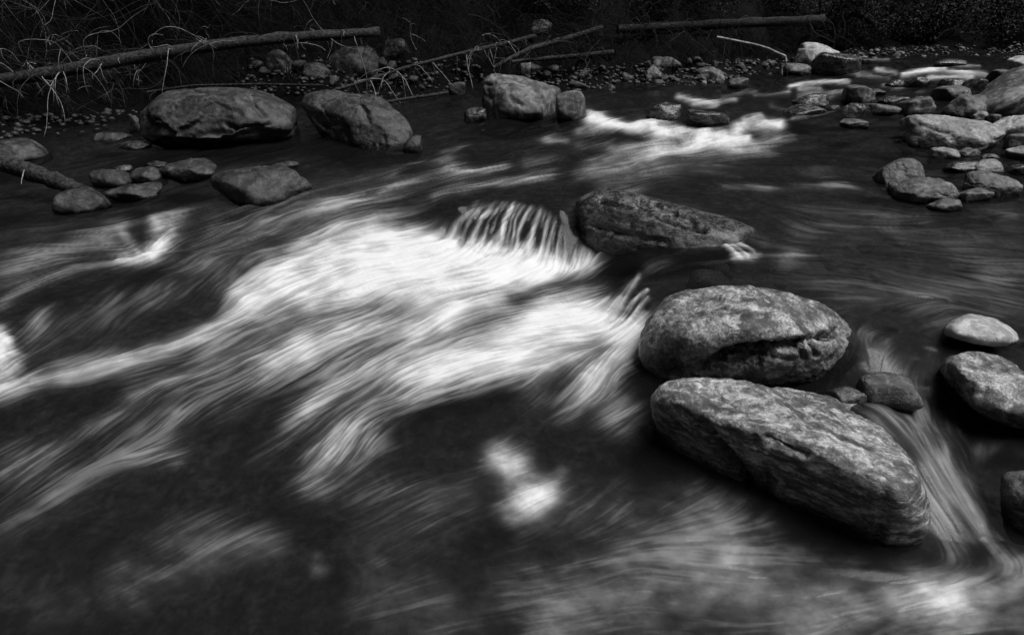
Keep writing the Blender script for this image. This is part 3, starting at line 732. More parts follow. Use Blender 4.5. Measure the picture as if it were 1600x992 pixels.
hull_rock('rock_slab', 'long pale slab with layered top and shadowed side, lowest of the front stones', [
  (1027,626,.17),(1042,611,.2),(1064,602,.21),(1105,598,.22),(1155,601,.22),(1199,616,.2),(1246,627,.165),(1324,636,.13),(1361,662,.14),(1380,703,.165),(1402,731,.2),(1420,750,.215),
  (1086,652,.225),(1130,664,.24),(1180,678,.255),(1230,676,.26),(1270,694,.275),(1305,718,.275),(1355,747,.265),(1372,764,.26),(1402,757,.25),(1416,765,.235),(1428,782,.19),
  (1023,662,.05),(1042,705,0),(1074,732,0),(1120,742,0),(1199,776,0),(1277,800,0),(1324,828,0),(1358,852,0),(1414,850,0),(1428,810,.08),
  (1042,705,-.15),(1120,742,-.15),(1277,800,-.15),(1358,852,-.15),(1414,850,-.15),(1300,640,-.1),(1064,610,-.1),(1400,720,-.1)],
  M['rock_slab'], level=7, soft=9, amt=.04, cracks=.022, seed=8, zw=0.02, band=.13, strata=.006, chips=8, fac=(70, .022),  # band mixes wet rock with shade put into the front
  carve=[([(1094,660),(1108,672),(1120,690),(1138,708),(1152,726),(1174,760)],4,.035),([(1060,640),(1078,652),(1090,672)],4,.02),
         ([(1200,682),(1225,692),(1258,708)],5,.03),([(1215,676),(1240,684)],3,.015),([(1180,684),(1186,706),(1200,745)],3,.01),([(1196,742),(1210,752)],3,.012),
         ([(1125,610),(1132,622)],5,-.012),([(1130,630),(1170,640),(1230,650)],3,.006),([(1160,652),(1220,658),(1290,690)],3,.007),([(1250,650),(1320,690)],3,.006),([(1322,725),(1385,740)],3,.006),([(1385,770),(1378,800),(1372,850)],5,.015)])
hull_rock('dark_rock', 'black angular wedge of rock with a groove along its top, beside the small fall', [
  (905,343,.24),(911,316,.31),(930,305,.355),(951,297,.38),(981,303,.37),(1017,313,.35),(1052,330,.33),(1090,348,.3),(1107,361,.285),
  (941,318,.345),(971,326,.34),(1002,334,.33),(1067,351,.29),
  (1117,390,.2),(1095,399,.17),(1052,406,.12),(1014,409,.09),(976,406,.07),(941,396,.06),(918,376,.12),
  (1180,362,.275),(1195,384,.215),(1140,345,.29),
  (976,406,-.05),(1095,402,-.05),(941,396,-.05),(960,300,.15),(1140,348,.15),(1185,380,.1)],
  M['rock_dark'], level=7, soft=2, amt=.022, cracks=.02, seed=5, zw=.1, band=.22, strata=.009, chips=2, fac=(18, .018),  # wide band: wet front with its shade painted in
  carve=[([(940,312),(975,319),(1010,328),(1050,344),(1100,360)],3.5,.055),([(1000,316),(1040,326),(1085,345)],2.5,.03),([(925,352),(980,366),(1040,378)],4,.025)])
hull_rock('rock', 'grey rock with rough lit top and black hollow side, cut by the right edge', [
  (1484,568,.2),(1499,558,.23),(1516,554,.25),(1536,554,.26),(1561,560,.26),(1600,590,.25),(1660,620,.25),(1700,640,.2),
  (1508,574,.25),(1530,610,.24),(1552,640,.2),(1480,582,.15),(1490,610,.08),(1525,655,.02),(1556,664,.03),(1600,678,.03),(1680,700,.02),
  (1490,610,-.1),(1556,668,-.1),(1680,700,-.1),(1560,560,.0),(1700,640,.0)],
  M['rock_hero'], level=7, amt=.05, cracks=.03, seed=14, zw=.05, band=.08, chips=8, soft=3, fac=(40, .04))
hull_rock('rock', 'small white rock barely out of the water, above the grey rock at the right', [
  (1476,518,.235),(1490,507,.265),(1505,500,.28),(1522,496,.285),(1545,501,.28),(1568,512,.265),(1584,524,.245),(1577,534,.235),(1550,537,.235),(1520,533,.235),(1490,525,.235),
  (1490,527,.1),(1577,537,.1),(1520,500,.1),(1560,510,.1),(1550,541,.1)], M['rock_pale'], level=5, soft=3, amt=.04, cracks=.03, seed=15, zw=.2, band=.02)
ell_rock('rock', 'squarish half-drowned rock between the mottled boulder and the right edge rock', (1333,1432,588,640), M['rock_mid'], seed=21, zw=.11, depth=.8, band=.09)
ell_rock('rock', 'dark wet rock in the pool below the right edge rock', (1553,1650,752,835), M['rock_dark'], seed=22, zw=.02)
ell_rock('rock', 'low wet ledge under the right edge of the boulder', (1290,1345,606,640), M['rock_dark'], seed=23, zw=.12)
# --- left bank boulders
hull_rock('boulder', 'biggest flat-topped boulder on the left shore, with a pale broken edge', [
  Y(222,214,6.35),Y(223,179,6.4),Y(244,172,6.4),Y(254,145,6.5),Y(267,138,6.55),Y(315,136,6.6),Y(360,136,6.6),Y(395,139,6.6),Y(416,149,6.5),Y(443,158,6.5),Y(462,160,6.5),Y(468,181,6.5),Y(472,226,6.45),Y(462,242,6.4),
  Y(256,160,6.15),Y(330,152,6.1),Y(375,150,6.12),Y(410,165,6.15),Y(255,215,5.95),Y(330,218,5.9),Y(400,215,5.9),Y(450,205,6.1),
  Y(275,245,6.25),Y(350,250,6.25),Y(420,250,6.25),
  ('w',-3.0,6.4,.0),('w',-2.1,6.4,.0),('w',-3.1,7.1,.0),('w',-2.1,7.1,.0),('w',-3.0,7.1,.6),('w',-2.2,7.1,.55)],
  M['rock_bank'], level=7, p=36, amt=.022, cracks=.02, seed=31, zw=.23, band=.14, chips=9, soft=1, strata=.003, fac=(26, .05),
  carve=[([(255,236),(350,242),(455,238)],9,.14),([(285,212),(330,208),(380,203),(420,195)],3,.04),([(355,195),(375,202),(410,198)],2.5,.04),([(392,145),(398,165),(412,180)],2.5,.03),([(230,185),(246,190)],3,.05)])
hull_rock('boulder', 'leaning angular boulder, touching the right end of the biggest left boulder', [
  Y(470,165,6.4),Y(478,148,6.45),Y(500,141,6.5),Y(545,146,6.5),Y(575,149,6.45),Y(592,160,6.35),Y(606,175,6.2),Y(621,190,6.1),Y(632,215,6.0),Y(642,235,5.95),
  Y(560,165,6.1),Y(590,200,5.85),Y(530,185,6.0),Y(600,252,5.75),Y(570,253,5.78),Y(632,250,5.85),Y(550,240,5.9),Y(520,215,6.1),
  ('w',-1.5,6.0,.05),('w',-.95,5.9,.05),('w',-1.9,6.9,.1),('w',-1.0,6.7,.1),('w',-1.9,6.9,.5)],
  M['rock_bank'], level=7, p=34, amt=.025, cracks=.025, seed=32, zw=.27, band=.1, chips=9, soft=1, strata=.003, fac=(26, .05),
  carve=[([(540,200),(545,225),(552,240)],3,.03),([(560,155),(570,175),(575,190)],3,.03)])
ell_rock('rock', 'wedge stone leaning on the lower right corner of the angular boulder', (628,660,212,242), M['rock_bank'], seed=33)
hull_rock('boulder', 'broad grey boulder with a bright left end, standing mid stream beside a dark stone', [
  Y(755,128,6.9),Y(768,117,6.95),Y(800,119,7),Y(835,127,7),Y(860,134,7),Y(878,142,7),Y(872,165,6.9),Y(868,186,6.8),Y(850,192,6.7),Y(800,195,6.65),Y(765,192,6.7),Y(757,165,6.8),
  Y(790,140,6.6),Y(845,150,6.6),Y(785,180,6.5),Y(845,180,6.5),('w',-.3,6.7,.1),('w',.4,6.7,.1),('w',-.2,7.5,.1),('w',.4,7.5,.1),('w',-.2,7.4,.5)],
  M['rock_mid'], level=6, p=28, amt=.045, cracks=.04, seed=34, zw=.37, band=.1, chips=8, soft=3, fac=(40, .045))
ell_rock('rock', 'dark smooth upright stone against the right side of the broad mid-stream boulder', (868,917,141,190), M['rock_mid'], seed=35, p=16, cut=.3, depth=1.)
LEFT = [
 ((-30,75,220,258),'rock_bank','rounded pale stone at the far left waterline above the weathered log'),
 ((190,238,222,233),'rock_bank','flat light stone at the water edge left of the biggest boulder'),
 ((150,210,264,294),'rock_bank','hump-backed wet stone near the left log end'),
 ((180,208,259,270),'rock_mid','small pale stone peeking from behind the hump-backed wet stone'),
 ((208,262,262,286),'rock_bank','dim stone just right of the hump-backed wet stone'),
 ((228,262,252,262),'rock_bank','thin flat stone on the gap between dim stones'),
 ((256,342,250,284),'rock_bank','slanting slab in the black shade of the biggest boulder'),
 ((288,310,247,258),'rock_bank','dark knob of stone right below the biggest boulder'),
 ((341,490,260,318),'rock_bank','broad smooth sunken rock with its right end tapering into the current'),
 ((430,466,252,264),'rock_bank','small dark stone at the gap below the two left boulders'),
 ((96,175,296,332),'rock_bank','drowned rock at the lower end of the weathered log'),
 ((175,250,288,312),'rock_bank','low wet stone awash right of the drowned rock'),
 ((205,226,180,208),'rock_bank','stump-like stone at the left end of the biggest boulder'),
 ((150,200,206,220),'rock_bank','low dark stone on the shore under the bare twigs'),
 ((596,640,60,96),'rock_bank','dim boulder on the bank below the broken trunk end'),
 ((512,602,72,128),'rock_bank','large dim boulder half hidden under the fallen trunk'),
 ((420,462,78,118),'rock_bank','rounded dim boulder below the middle of the fallen trunk'),
 ((470,520,98,124),'rock_bank','flat dim slab on the bank before the large dim boulder'),
 ((812,836,96,118),'rock_light','small light stone perched behind the broad mid-stream boulder'),
 ((700,728,128,152),'rock_bank','dim round stone at the bank foot left of the broad boulder'),
 ((725,760,168,190),'rock_dark','dark wet lump at the left foot of the broad boulder'),
 ((826,862,30,56),'rock_mid','pale-faced stone stuck in the bank above the thin poles'),
]
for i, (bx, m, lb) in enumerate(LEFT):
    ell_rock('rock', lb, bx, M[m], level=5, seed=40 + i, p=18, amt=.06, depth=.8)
# --- stones of the far cluster and the right-hand bar
RIGHT = [
 ((1248,1307,66,96),'rock_pale','brightest white rock, hindmost of the far group at the bend',.9),
 ((1236,1270,76,104),'rock_light','light leaning rock left of the far dark block',.9),
 ((1222,1266,99,118),'rock_mid','low grey rock below the light leaning rock',.8),
 ((1263,1343,82,118),'rock_dark','big dark block in front of the far white rock',.7),
 ((1577,1640,88,116),'rock_pale','bright round boulder at the right edge beyond the tilted ledge',.9),
 ((1537,1586,108,132),'rock_mid','oval grey boulder just below the bright round one',.8),
 ((1413,1568,180,234),'rock_light','largest pale boulder on the right bar, white on top and grey below',.7),
 ((1552,1640,182,220),'rock_pale','white rounded boulder right of the largest pale one',.8),
 ((1410,1480,177,196),'rock_dark','dark flat rock peeking out behind the largest pale boulder',.7),
 ((1470,1538,149,186),'rock_mid','broad hump of grey rock behind the largest pale boulder',.8),
 ((1484,1516,161,184),'rock_mid','small pointed rock leaning on the broad grey hump',.8),
 ((1454,1512,134,160),'rock_mid','smooth grey egg of rock above the broad hump',.8),
 ((1468,1505,123,142),'rock_dark','dark rounded rock behind the smooth grey egg',.8),
 ((1502,1535,122,152),'rock_dark','rough upright dark rock left of the tilted ledge',.8),
 ((1536,1562,127,142),'rock_mid','small speckled rock on the tilted ledge shoulder',.8),
 ((1407,1460,150,180),'rock_mid','cone-shaped dark rock left of the broad hump',.8),
 ((1312,1364,132,162),'rock_mid','tall mottled rock in the middle of the far stream',.8),
 ((1238,1292,146,172),'rock_dark','craggy black rock left of the tall mottled one',.7),
 ((1226,1290,162,180),'rock_dark','low wet rock below the craggy black one',.8),
 ((1290,1312,164,176),'rock_dark','tiny black rock below the tall mottled one',.8),
 ((1346,1402,161,180),'rock_mid','long low rounded grey rock between two cones of rock',.7),
 ((1310,1356,160,178),'rock_dark','squat wet rock beside the long low rounded one',.7),
 ((1412,1452,119,138),'rock_dark','blocky dark rock standing alone in the far white rapids',.7),
 ((1385,1412,124,137),'rock_dark','low rock left of the blocky dark one',.7),
 ((1370,1410,150,164),'rock_dark','flat wet rock behind the long low rounded one',.7),
 ((1340,1385,138,150),'rock_dark','thin wet ledge right of the tall mottled rock',.7),
 ((1310,1352,186,199),'rock_mid','nearly drowned flat rock alone in the right pool',.7),
 ((1368,1443,249,290),'rock_mid','round knobbly rock standing in the right pool',.85),
 ((1381,1496,280,316),'rock_mid','ridged dark rock in front of the round knobbly one',.75),
 ((1452,1500,312,330),'rock_mid','flat mottled rock awash below the ridged dark one',.7),
 ((1414,1436,280,290),'rock_pale','small white stone wedged behind the ridged dark rock',.8),
 ((1453,1498,230,249),'rock_light','small tilted block below the largest pale boulder',.7),
 ((1490,1530,232,246),'rock_mid','low stone right of the small tilted block',.7),
 ((1477,1528,252,270),'rock_dark','dark low stone left of the pale-topped flat stone',.7),
 ((1518,1564,251,272),'rock_light','pale-topped flat stone in the right pool',.7),
 ((1530,1558,240,250),'rock_mid','small flat stone beyond the pale-topped flat one',.7),
 ((1500,1575,270,306),'rock_mid','three-sided sunken rock near the right edge',.7),
 ((1533,1552,283,304),'rock_dark','black tooth of rock on the three-sided sunken rock',.7),
 ((1496,1545,296,314),'rock_mid','smooth sunken stone right of the ridged dark rock',.7),
 ((1566,1610,208,236),'rock_mid','grey stone under the white rounded boulder',.8),
 ((1570,1640,230,250),'rock_light','light flat stone at the right edge of the bar',.7),
 ((1515,1540,174,190),'rock_light','light block wedged between the hump and the white boulder',.8),
 ((1536,1556,178,194),'rock_mid','small dark stone right of the wedged light block',.8),
 ((1556,1580,182,196),'rock_mid','small stone between tilted ledge and white boulder',.8),
 ((1575,1610,256,276),'rock_dark','black low rock at the right edge of the pool',.8),
 ((1008,1062,88,108),'rock_mid','long leaning slab lying on the far gravel bank',.6),
 ((1005,1036,103,122),'rock_mid','biggest round stone of the far gravel bank, left of the leaning slab',.8),
 ((1134,1166,122,138),'rock_mid','smooth egg stone at the right end of the far gravel bank',.8),
 ((1085,1130,104,126),'rock_mid','long pale stone in the middle of the far gravel bank',.7),
 ((1117,1131,117,134),'rock_light','upright oval stone before the long pale stone',.8),
 ((1096,1104,126,135),'rock_pale','tiny white stone at the far gravel waterline',.8),
 ((1345,1362,92,99),'rock_mid','small far stone in the riffle below the far gravel',.7),
 ((1010,1064,160,192),'rock_dark','dark drowned rock in the far white rapid, with water sliding over it',.8),
 ((1076,1142,172,200),'rock_dark','broad drowned rock right in the middle of the far white rapid',.7),
 ((1460,1512,92,104),'rock_dark','dark low ledge in the riffle left of the smooth dark wave',.6),
]
for i, (bx, m, lb, dp) in enumerate(RIGHT):
    big = bx[1] - bx[0] > 70
    ell_rock('rock', lb, bx, M[m], level=6 if big else 5, seed=100 + i, p=16 if 'round' in lb or 'egg' in lb or 'smooth' in lb else 26, amt=.055, depth=dp, rot=(-.35 if 'tilted ledge' in lb else 0), cut=.28)

hull_rock('rock', 'huge tilted ledge of rock cut by the right edge of the photo', [
  Y(1522,158,6.6),Y(1545,141,6.7),Y(1572,125,6.75),Y(1600,109,6.8),Y(1680,92,6.9),Y(1760,110,6.9),Y(1530,172,6.45),Y(1560,183,6.35),Y(1620,190,6.3),Y(1740,192,6.3),Y(1590,150,6.33),Y(1650,128,6.4),
  ('w',4.7,7.5,.3),('w',6.0,7.5,.3),('w',5.2,7.4,.8),('w',4.3,6.5,.2),('w',5.8,6.3,.2)], M['rock_mid'], level=6, soft=2, amt=.03, cracks=.03, seed=61, zw=.42, band=.1, chips=4, fac=(30, .03),
  carve=[([(1540,178),(1580,150),(1630,126)],2.5,.06),([(1560,182),(1600,160),(1640,140)],2,.04)])
# ------------------------------------------------------------------ pebbles: one of each shape, then copies
def pebble_set(lbl, grp, mat, places, sizes, cat='stone', name='bank_stone', under=False):
    protos = []
    for (x, y), s in zip(places, sizes):
        k = rnd.randrange(6)
        z = max(float(ground_z(np.array([x]), np.array([y]))[0]), -9)
        if len(protos) < 6:
            r_ = np.random.default_rng(900 + len(protos) + len(lbl))
            n = r_.normal(size=(14, 3)); n /= np.linalg.norm(n, axis=1)[:, None]
            v, f = polytope(np.concatenate([n, np.eye(3), -np.eye(3)]), 1 - np.concatenate([r_.random(14) * .5, np.zeros(6)]), 3, 30)
            v = roughen(v * np.array([1, .8, .62]), f, 1., .06, 300 + len(protos), .03)
            o = mesh_np(name, v, f, mat, attrs={'wet': np.zeros(len(v))}); protos.append(o)
        else:
            o = protos[k].copy(); C.objects.link(o)
        if under: s = min(s, .12)
        o.location = (x, y, z + s * (.25 if not under else .1)); o.scale = (s * rnd.uniform(.8, 1.3), s * rnd.uniform(.8, 1.2), s * rnd.uniform(.8, 1.2))
        o.rotation_euler = (rnd.uniform(-.4, .4), rnd.uniform(-.4, .4), rnd.uniform(0, 6.28))
        tag(o, lbl, cat, grp)
def scatter(n, region, smin, smax):
    pl, sz = [], []
    while len(pl) < n:
        a, b = region(rnd); p = hit(a, b)
        pl.append((p[0], p[1])); s = smin + (smax - smin) * rnd.random() ** 2.2
        sz.append(s * proj(p)[2] / 1067)
    return pl, sz
def poly_region(x0, x1, ya, yb, yc, yd):      # top edge ya->yb, lower edge yc->yd
    def f(r):
        t = r.random(); return x0 + (x1 - x0) * t, (ya + (yb - ya) * t) + ((yc + (yd - yc) * t) - (ya + (yb - ya) * t)) * r.random()
    return f
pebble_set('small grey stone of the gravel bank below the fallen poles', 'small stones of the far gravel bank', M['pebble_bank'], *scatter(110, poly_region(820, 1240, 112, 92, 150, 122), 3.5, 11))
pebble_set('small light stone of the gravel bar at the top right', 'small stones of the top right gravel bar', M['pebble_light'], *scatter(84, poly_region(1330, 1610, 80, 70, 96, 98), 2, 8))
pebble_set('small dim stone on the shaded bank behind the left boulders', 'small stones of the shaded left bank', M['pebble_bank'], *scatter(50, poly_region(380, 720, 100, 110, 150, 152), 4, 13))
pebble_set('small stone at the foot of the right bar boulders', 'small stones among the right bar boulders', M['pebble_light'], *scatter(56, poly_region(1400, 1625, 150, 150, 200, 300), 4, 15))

gv, gf, gn = [], [], 0
dI, fI = ico(2)
for (n_, reg, a_, b_) in ((520, poly_region(820, 1240, 112, 92, 150, 122), 2, 6), (700, poly_region(1320, 1640, 78, 68, 97, 100), 1.2, 4), (420, poly_region(380, 760, 90, 100, 152, 152), 2, 7), (160, poly_region(-30, 240, 190, 170, 222, 200), 3, 9)):
    pl, sz = scatter(n_, reg, a_, b_); zz_ = ground_z(np.array([q[0] for q in pl]), np.array([q[1] for q in pl]))
    for (x, y), s_, z in zip(pl, sz, zz_):
        q = dI * (1 + .35 * rng.normal(size=(len(dI), 1)) * .5) * np.array([1, .8, .6]) * s_ * .8; an = rnd.uniform(0, 6.28)
        gv.append(np.stack([q[:, 0] * math.cos(an) - q[:, 1] * math.sin(an) + x, q[:, 0] * math.sin(an) + q[:, 1] * math.cos(an) + y, q[:, 2] + z + s_ * .15], -1)); gf.append(fI + gn); gn += len(dI)
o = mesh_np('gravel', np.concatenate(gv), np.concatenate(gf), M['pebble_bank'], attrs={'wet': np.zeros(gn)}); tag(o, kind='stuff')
pebble_set('rounded stone lying on the stream bed under clear water at the right', 'sunken stones of the right pool', M['pebble_bed'], *scatter(40, poly_region(1000, 1640, 300, 270, 470, 560), 10, 46), name='bed_stone', under=True)
# ------------------------------------------------------------------ fallen trunks, poles and branches
def bend(p, q, n=9, sag=0., jit=.0):
    t = np.linspace(0, 1, n)[:, None]; r = np.asarray(p) * (1 - t) + np.asarray(q) * t
    r[:, 2] += sag * np.sin(np.pi * t[:, 0]); 
    if jit: r[1:-1] += rng.normal(size=(n - 2, 3)) * jit
    return r
def path(px_pts, n=24):
    px_pts = [q if len(q) == 3 else (*q, 8.) for q in px_pts]
    if all(q[2] > 6 for q in px_pts):          # rests against the slope, never inside it
        k = min(hit(a, b)[1] / y for a, b, y in px_pts); k = min(k * .985, 1.12); px_pts = [(a, b, y * k) for a, b, y in px_pts]
    P = np.array([Q(a, b, y=y) for a, b, y in px_pts]); s = np.linspace(0, len(P) - 1, n)
    return np.stack([np.interp(s, np.arange(len(P)), P[:, k]) for k in range(3)], -1)
def arc(p, dirv, length, droop, n=8, wig=.03):
    n = int(n * 1.6); wig = wig * .8; dw = np.zeros(3)
    """a dry branch: leaves in one direction and curls over under its own weight"""
    d = np.array(dirv, float); d /= np.linalg.norm(d); pts = [np.array(p, float)]
    for k in range(n):
        dw = .6 * dw + rng.normal(size=3) * wig; d = d + np.array([0, 0, -droop]) / n + dw; d /= np.linalg.norm(d)
        pts.append(pts[-1] + d * length / n)
    return np.array(pts)
def fallen(name, label, cat, pts, r0, r1, mat, nb, blen, bmat, bdir=None, rt=.006, group=None, knots=.08):
    P = path(pts, 30); o = empty(name, P[0], label, cat, group)
    t = Tubes(); t.add(P, np.linspace(r0, r1, len(P)), 12, knots); t.build('trunk', mat, o)
    for k in range(nb):
        u = rnd.uniform(.03, .97); p = P[int(u * (len(P) - 1))]
        dv = bdir(rnd) if bdir else (rnd.uniform(-.6, .6), rnd.uniform(-1, -.1), rnd.uniform(-.3, 1.))
        a = arc(p, dv, blen * rnd.uniform(.4, 1.25), rnd.uniform(.6, 2.6), 9, .1)
        t = Tubes(); t.add(a, np.linspace(rt, rt * .3, len(a)) * rnd.uniform(.6, 1.2), 5)
        if rnd.random() < .7:
            b0 = a[rnd.randrange(2, 6)]; a2 = arc(b0, rng.normal(size=3) + np.array([0, 0, -.3]), blen * .4, 1.2, 6, .1)
            t.add(a2, np.linspace(rt * .5, rt * .2, len(a2)), 4)
        t.build('branch', bmat if rnd.random() < .6 else M['twig'], o)
    return o
fallen('fallen_log', 'thick rough fallen trunk slanting across the left bank above the biggest boulder', 'tree trunk',
       [(-60,136,7.7),(0,126,7.75),(70,116,7.8),(130,104,7.9),(230,88,8.1),(330,72,8.3),(430,60,8.6),(520,55,8.9),(592,50,9.2)], .064, .05, M['bark_pale'], 42, .6, M['twig_pale'], rt=.0045)
fallen('fallen_pole', 'thin pale pole slanting up from the leaning angular boulder', 'tree trunk',
       [(512,144,6.7),(560,130,6.9),(640,104,7.3),(720,84,7.7),(790,68,8.1),(836,57,8.4)], .012, .03, M['bark_pale'], 34, .5, M['twig_pale'], lambda r: (r.uniform(-.5, .7), r.uniform(-.8, 0), r.uniform(-.8, .5)), rt=.0055)
fallen('fallen_pole', 'pale pole ending in a dark root tangle, right of the thinner slanting pole', 'tree trunk',
       [(770,106,7.9),(800,90,8.1),(830,76,8.3),(880,62,8.7),(940,44,9.1)], .018, .035, M['bark_pale'], 14, .4, M['twig'], rt=.005)
fallen('fallen_log', 'dark straight trunk lying level across the top centre above the gravel bank', 'tree trunk',
       [(965,46,10.2),(1010,44,10.3),(1090,40,10.5),(1170,36,10.6),(1250,33,10.8),(1285,31,11)], .05, .06, M['bark'], 18, .5, M['twig'], rt=.006)
fallen('fallen_pole', 'short dark pole lying below the pale poles near the gravel bank', 'tree trunk',
       [(800,97,8.4),(850,92,8.5),(900,88,8.6),(958,82,8.8)], .022, .03, M['bark_pale'], 8, .35, M['twig'], rt=.005)
fallen('fallen_pole', 'level thin pole behind the flat top of the biggest boulder', 'tree trunk',
       [(230,144,7.1),(300,134,7.15),(400,132,7.2),(505,134,7.2)], .012, .014, M['bark_pale'], 6, .3, M['twig'], rt=.004)
fallen('fallen_pole', 'half-sunk dim pole at the waterline under the thin pale pole', 'tree trunk',
       [(590,162,6.6),(640,154,6.8),(700,145,7.)], .016, .018, M['bark_pale'], 3, .3, M['twig'], rt=.004)
fallen('weathered_log', 'weathered log sloping into the water at the left edge', 'log',
       [(-60,235,4.9),(0,252,4.8),(40,266,4.75),(80,280,4.7),(125,298,4.6)], .075, .05, M['bark_pale'], 2, .25, M['twig_pale'], rt=.006)
fallen('bleached_branch', 'bleached white branch arching over the far gravel bank with its tip in the water', 'branch',
       [(1120,58,9.2),(1145,63,9.2),(1180,70,9.2),(1200,76,9.2),(1217,84,9.2),(1227,88,9.2),(1228,98,9.2),(1221,106,9.2),(1221,118,9.2)], .012, .017, M['twig_pale'], 9, .35, M['twig'],
       lambda r: (r.uniform(-.2, .3), r.uniform(-.4, .2), -1.), rt=.005)
fallen('broken_trunk', 'dark broken trunk bent like an elbow before the bushes at the top right', 'tree trunk',
       [(1302,60,12.6),(1310,34,12.6),(1322,20,12.6),(1336,18,12.6),(1352,28,12.5),(1368,40,12.4)], .07, .04, M['bark'], 8, .7, M['twig_dark'], rt=.008)

# loose bare branches tangled on the left bank
def bank_branch(region, dirf, length, rt, mats, label, group, droop=(-.2, .7), lift=(.0, .5)):
    a, b = region(rnd); p = hit(a, b, False); p[2] += rnd.uniform(*lift)
    t = Tubes(); L = length * rnd.uniform(.5, 1.3); main = arc(p, dirf(rnd), L, rnd.uniform(*droop), 11, .15)
    t.add(main, np.linspace(rt, rt * .35, len(main)), 5)
    for _ in range(rnd.randrange(2, 6)):
        s = main[rnd.randrange(2, 10)]; d = (main[-1] - main[0]) / L + rng.normal(size=3) * .6
        q = arc(s, d, L * rnd.uniform(.15, .45), rnd.uniform(.2, 1.8), 7, .1); t.add(q, np.linspace(rt * .55, rt * .2, len(q)), 4)
    o = t.build('dead_branch', M[rnd.choice(mats)])
    c = main[0]; o.data.transform(__import__('mathutils').Matrix.Translation(-Vector(c))); o.location = c
    tag(o, label, 'branch', group)
for k in range(95):
    bank_branch(poly_region(-60, 330, 0, 0, 110, 80), lambda r: (r.uniform(.5, 1.2), r.uniform(-.9, -.25), r.uniform(-.65, .15)), 1.6, .004, ['twig', 'twig', 'twig_dark', 'twig_pale'],
                'long bare twig sweeping down to the right above the thick fallen trunk', 'bare twigs above the thick fallen trunk', droop=(-.2, .25), lift=(.2, 1.))
for k in range(60):
    bank_branch(poly_region(-30, 240, 125, 100, 195, 160), lambda r: (r.uniform(-.8, .9), r.uniform(-.8, .2), r.uniform(-.2, .9)), .75, .005, ['twig', 'twig', 'twig_pale'],
                'crooked bare twig hanging between the thick fallen trunk and the left waterline', 'bare twigs below the thick fallen trunk', (.2, 2.2), (.05, .4))
for k in range(60):
    bank_branch(poly_region(420, 960, 20, 30, 130, 120), lambda r: (r.uniform(-.8, .8), r.uniform(-.6, .3), r.uniform(-.4, 1.)), .7, .0045, ['twig', 'twig', 'twig_dark', 'twig_pale'],
                'curled bare twig on the middle of the bank among the thin poles', 'bare twigs among the thin poles', (0, 2.4), (.05, .35))
for k in range(22):
    bank_branch(poly_region(940, 1250, 40, 40, 105, 95), lambda r: (r.uniform(-.5, .5), r.uniform(-.5, .2), r.uniform(-.5, 1.)), .7, .0045, ['twig', 'twig_dark'],
                'thin bare twig behind the far gravel bank under the level trunk', 'bare twigs under the level trunk', (.4, 2), (.1, .5))
for k in range(14):
    bank_branch(poly_region(1440, 1560, 56, 50, 72, 66), lambda r: (r.uniform(.2, 1.), r.uniform(-.3, .2), r.uniform(.2, .8)), .8, .008, ['twig', 'twig_dark'],
                'dry stick standing before the dark bushes at the top right', 'dry sticks before the top right bushes', (.1, .6), (0, .1))
# finer brush that nobody could count
t = Tubes()
for k in range(2600):
    a = rnd.uniform(-60, 1330); lim = np.interp(a, [0, 250, 480, 960, 1240], [195, 150, 120, 118, 90]); b = rnd.uniform(0, lim)
    p = hit(a, b, False); p[2] += rnd.uniform(0, .35)
    q = arc(p, (rnd.uniform(-.9, 1.), rnd.uniform(-.6, .3), rnd.uniform(-.4, .9)), rnd.uniform(.2, .8), rnd.uniform(.2, 2.5), 6, .09)
    t.add(q, np.linspace(.003, .0012, len(q)), 3, cap=False)
o = t.build('dry_brush', M['twig_dark']); tag(o, kind='stuff')

# ------------------------------------------------------------------ leaves, bushes and trees
def leaf_cloud(centers, radii, n, size, squash=.8):
    """n small leaf faces spread through uneven clumps"""
    centers = np.asarray(centers); k = rng.integers(0, len(centers), n)
    d = rng.normal(size=(n, 3)); d /= np.linalg.norm(d, axis=1)[:, None]
    p = centers[k] + d * (np.asarray(radii)[k] * rng.random(n) ** .45)[:, None] * np.array([1, 1, squash])
    u = rng.normal(size=(n, 3)); u /= np.linalg.norm(u, axis=1)[:, None]
    w_ = np.cross(u, rng.normal(size=(n, 3))); w_ /= np.linalg.norm(w_, axis=1)[:, None]
    s = size * rng.uniform(.5, 1.4, n)[:, None]
    v = np.stack([p - u * s, p + w_ * s * .45, p + u * s, p - w_ * s * .45], 1).reshape(-1, 3)
    return v, np.arange(4 * n).reshape(-1, 4)
def bush(px, pyb, pyt, wpx, label, yoff=0., n=2600, group=None, size=.019):
    b = hit(px, pyb, False); fw = proj(b)[2]; wd = wpx / F * fw; top = Q(px, pyt, y=b[1] + wd * .3)[2]; h = max(top - b[2], .3)
    o = empty('bush', b, label, 'bush', group)
    cs = [np.array([rnd.uniform(-.5, .5) * wd, rnd.uniform(-.1, .7) * wd, h * rnd.uniform(.2, .9)]) for _ in range(16)]
    v, f = leaf_cloud(cs, [wd * rnd.uniform(.14, .3) for _ in cs], n * 3, size)
    v[:, 2] = np.maximum(v[:, 2], -.05)
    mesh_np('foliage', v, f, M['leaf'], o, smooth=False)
    t = Tubes()
    for c in cs[:9]:
        q = bend(np.array([0, .2 * wd, 0]) + b, c + b, 6, .05, .03); t.add(q, np.linspace(.018, .005, 6), 5)
    t.build('stem', M['twig_dark'], o)
    return o
bush(1590, 66, -70, 190, 'dark leafy bush in the top right corner behind the gravel bar', n=4200)
bush(1480, 72, -60, 170, 'dark rounded bush above the middle of the top right gravel bar', n=4200)
bush(1390, 72, 38, 130, 'low dark bush right of the elbow-bent broken trunk', n=2600)
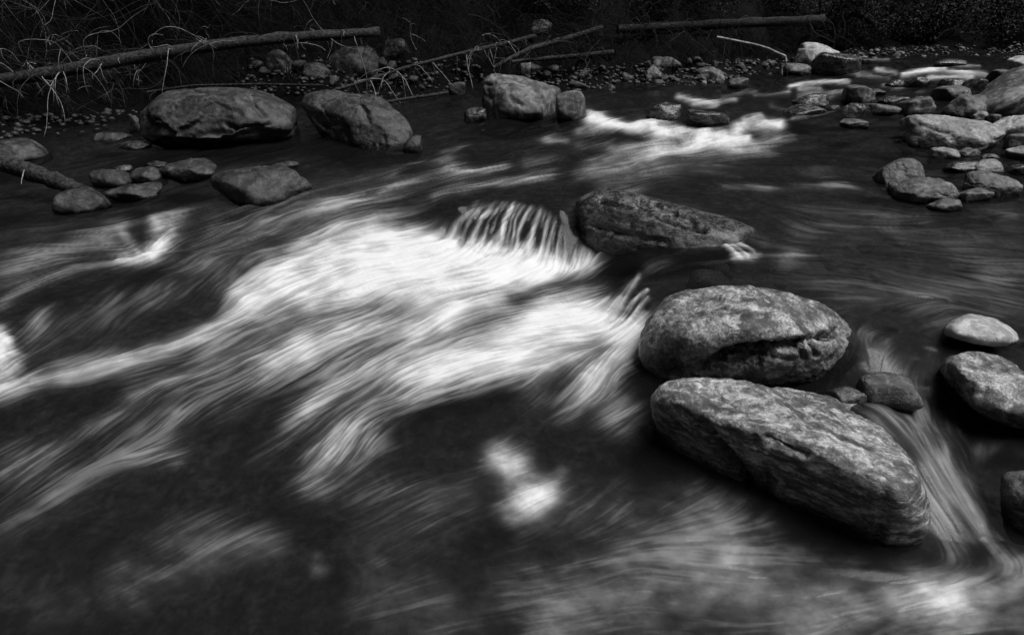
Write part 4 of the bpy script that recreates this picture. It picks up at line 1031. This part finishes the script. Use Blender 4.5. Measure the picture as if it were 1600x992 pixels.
bush(1285, 66, -40, 120, 'dark bush behind the elbow-bent broken trunk', n=3200)
bush(1200, 30, -60, 150, 'dim bush on the slope above the right half of the level trunk', n=3000)
bush(1060, 28, -70, 170, 'dim bush on the slope above the left half of the level trunk', n=3000)
bush(900, 24, -70, 160, 'dim bush on the slope above the root tangle of the pale pole', n=3000)
def tree(x, y, h, label, rad=2.2, n=5200, lean=(0, -1.2), group=None):
    z = float(ground_z(np.array([x]), np.array([y]))[0]) - .1; b = np.array([x, y, z])
    o = empty('shade_tree', b, label, 'tree', group)
    tip = b + np.array([lean[0], lean[1], h])
    P = bend(b, tip, 10, 0, .06); t = Tubes(); t.add(P, np.linspace(.17, .03, 10), 9, .04)
    cs, rs = [], []
    for k in range(22):
        u = rnd.uniform(.3, 1.); p = P[int(u * 9)]
        e = p + np.array([rnd.uniform(-1, 1), rnd.uniform(-1.1, .8), rnd.uniform(-.15, .3)]) * rad * (1.25 - u * .7)
        t.add(bend(p, e, 6, .1, .05), np.linspace(.04, .008, 6), 5); cs.append(e - b); rs.append(rad * rnd.uniform(.22, .42))
        cs.append((e + p) / 2 - b); rs.append(rad * .25)
    t.build('trunk', M['bark'], o)
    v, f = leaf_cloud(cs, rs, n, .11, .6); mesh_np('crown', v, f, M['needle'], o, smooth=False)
for i, (x, y, h, lb) in enumerate([(-6.6, 10.4, 8, 'added shade tree rooted on the slope above the far left corner'), (-4.2, 10.6, 9, 'added shade tree rooted on the slope above the thick fallen trunk'),
      (-1.6, 11.0, 9, 'added shade tree rooted on the slope behind the broken end of the thick trunk'), (.9, 11.8, 9, 'added shade tree rooted on the slope above the root tangle'),
      (-8.6, 8.2, 8, 'added shade tree leaning over the left bank from beyond the photo')]):
    tree(x, y, h, lb, lean=(rnd.uniform(-.4, .4), -1.6))  # added trees: unseen crowns lean out to shade the left bank
# slope forest, plus leaf mass added behind the camera to block sky
cs, rs = [], []
for k in range(240):
    a = rnd.uniform(-1.35, 1.35); r_ = rnd.uniform(16, 40)
    if k % 3 == 0: a = rnd.choice([rnd.uniform(2.3, 3.14), rnd.uniform(-3.14, -1.3)]); r_ = rnd.uniform(8.5, 15)  # unseen clumps added to darken stone fronts, open towards the sun
    x, y = r_ * math.sin(a), r_ * math.cos(a)
    z = float(ground_z(np.array([x]), np.array([y]), False)[0]); hh = rnd.uniform(2, 8) if k % 3 else rnd.uniform(5, 9)
    for q in range(3): cs.append((x, y, z + hh * (q + .5) / 3)); rs.append(2.2 - .5 * q)
v, f = leaf_cloud(cs, rs, 30000, .3); o = mesh_np('forest_and_sky_blocker', v, f, M['needle'], smooth=False); tag(o, kind='stuff')
# dead grass and litter on the slope
n = 9000
a = rng.uniform(-.75, .75, n); u = rng.random(n)
rs2 = np.interp(a, STH, SR); fl2 = .5 + 2.2 * sstep(.18, .55, a)
R2 = rs2 + fl2 * .8 + u ** 1.5 * 5
gx2, gy2 = R2 * np.sin(a), R2 * np.cos(a); gz2 = ground_z(gx2, gy2)
b0 = np.stack([gx2, gy2, gz2 - .01], -1); dv = np.stack([rng.normal(size=n) * .09, rng.normal(size=n) * .07 - .05, rng.uniform(.04, .2, n)], -1)
sd2 = np.stack([rng.normal(size=n), rng.normal(size=n), 0 * a], -1); sd2 *= .005 / np.linalg.norm(sd2, axis=1)[:, None]
v = np.stack([b0 - sd2, b0 + sd2, b0 + dv + sd2 * .3, b0 + dv - sd2 * .3], 1).reshape(-1, 3)
o = mesh_np('dead_grass', v, np.arange(4 * n).reshape(-1, 4), M['moss'], smooth=False); tag(o, kind='stuff')
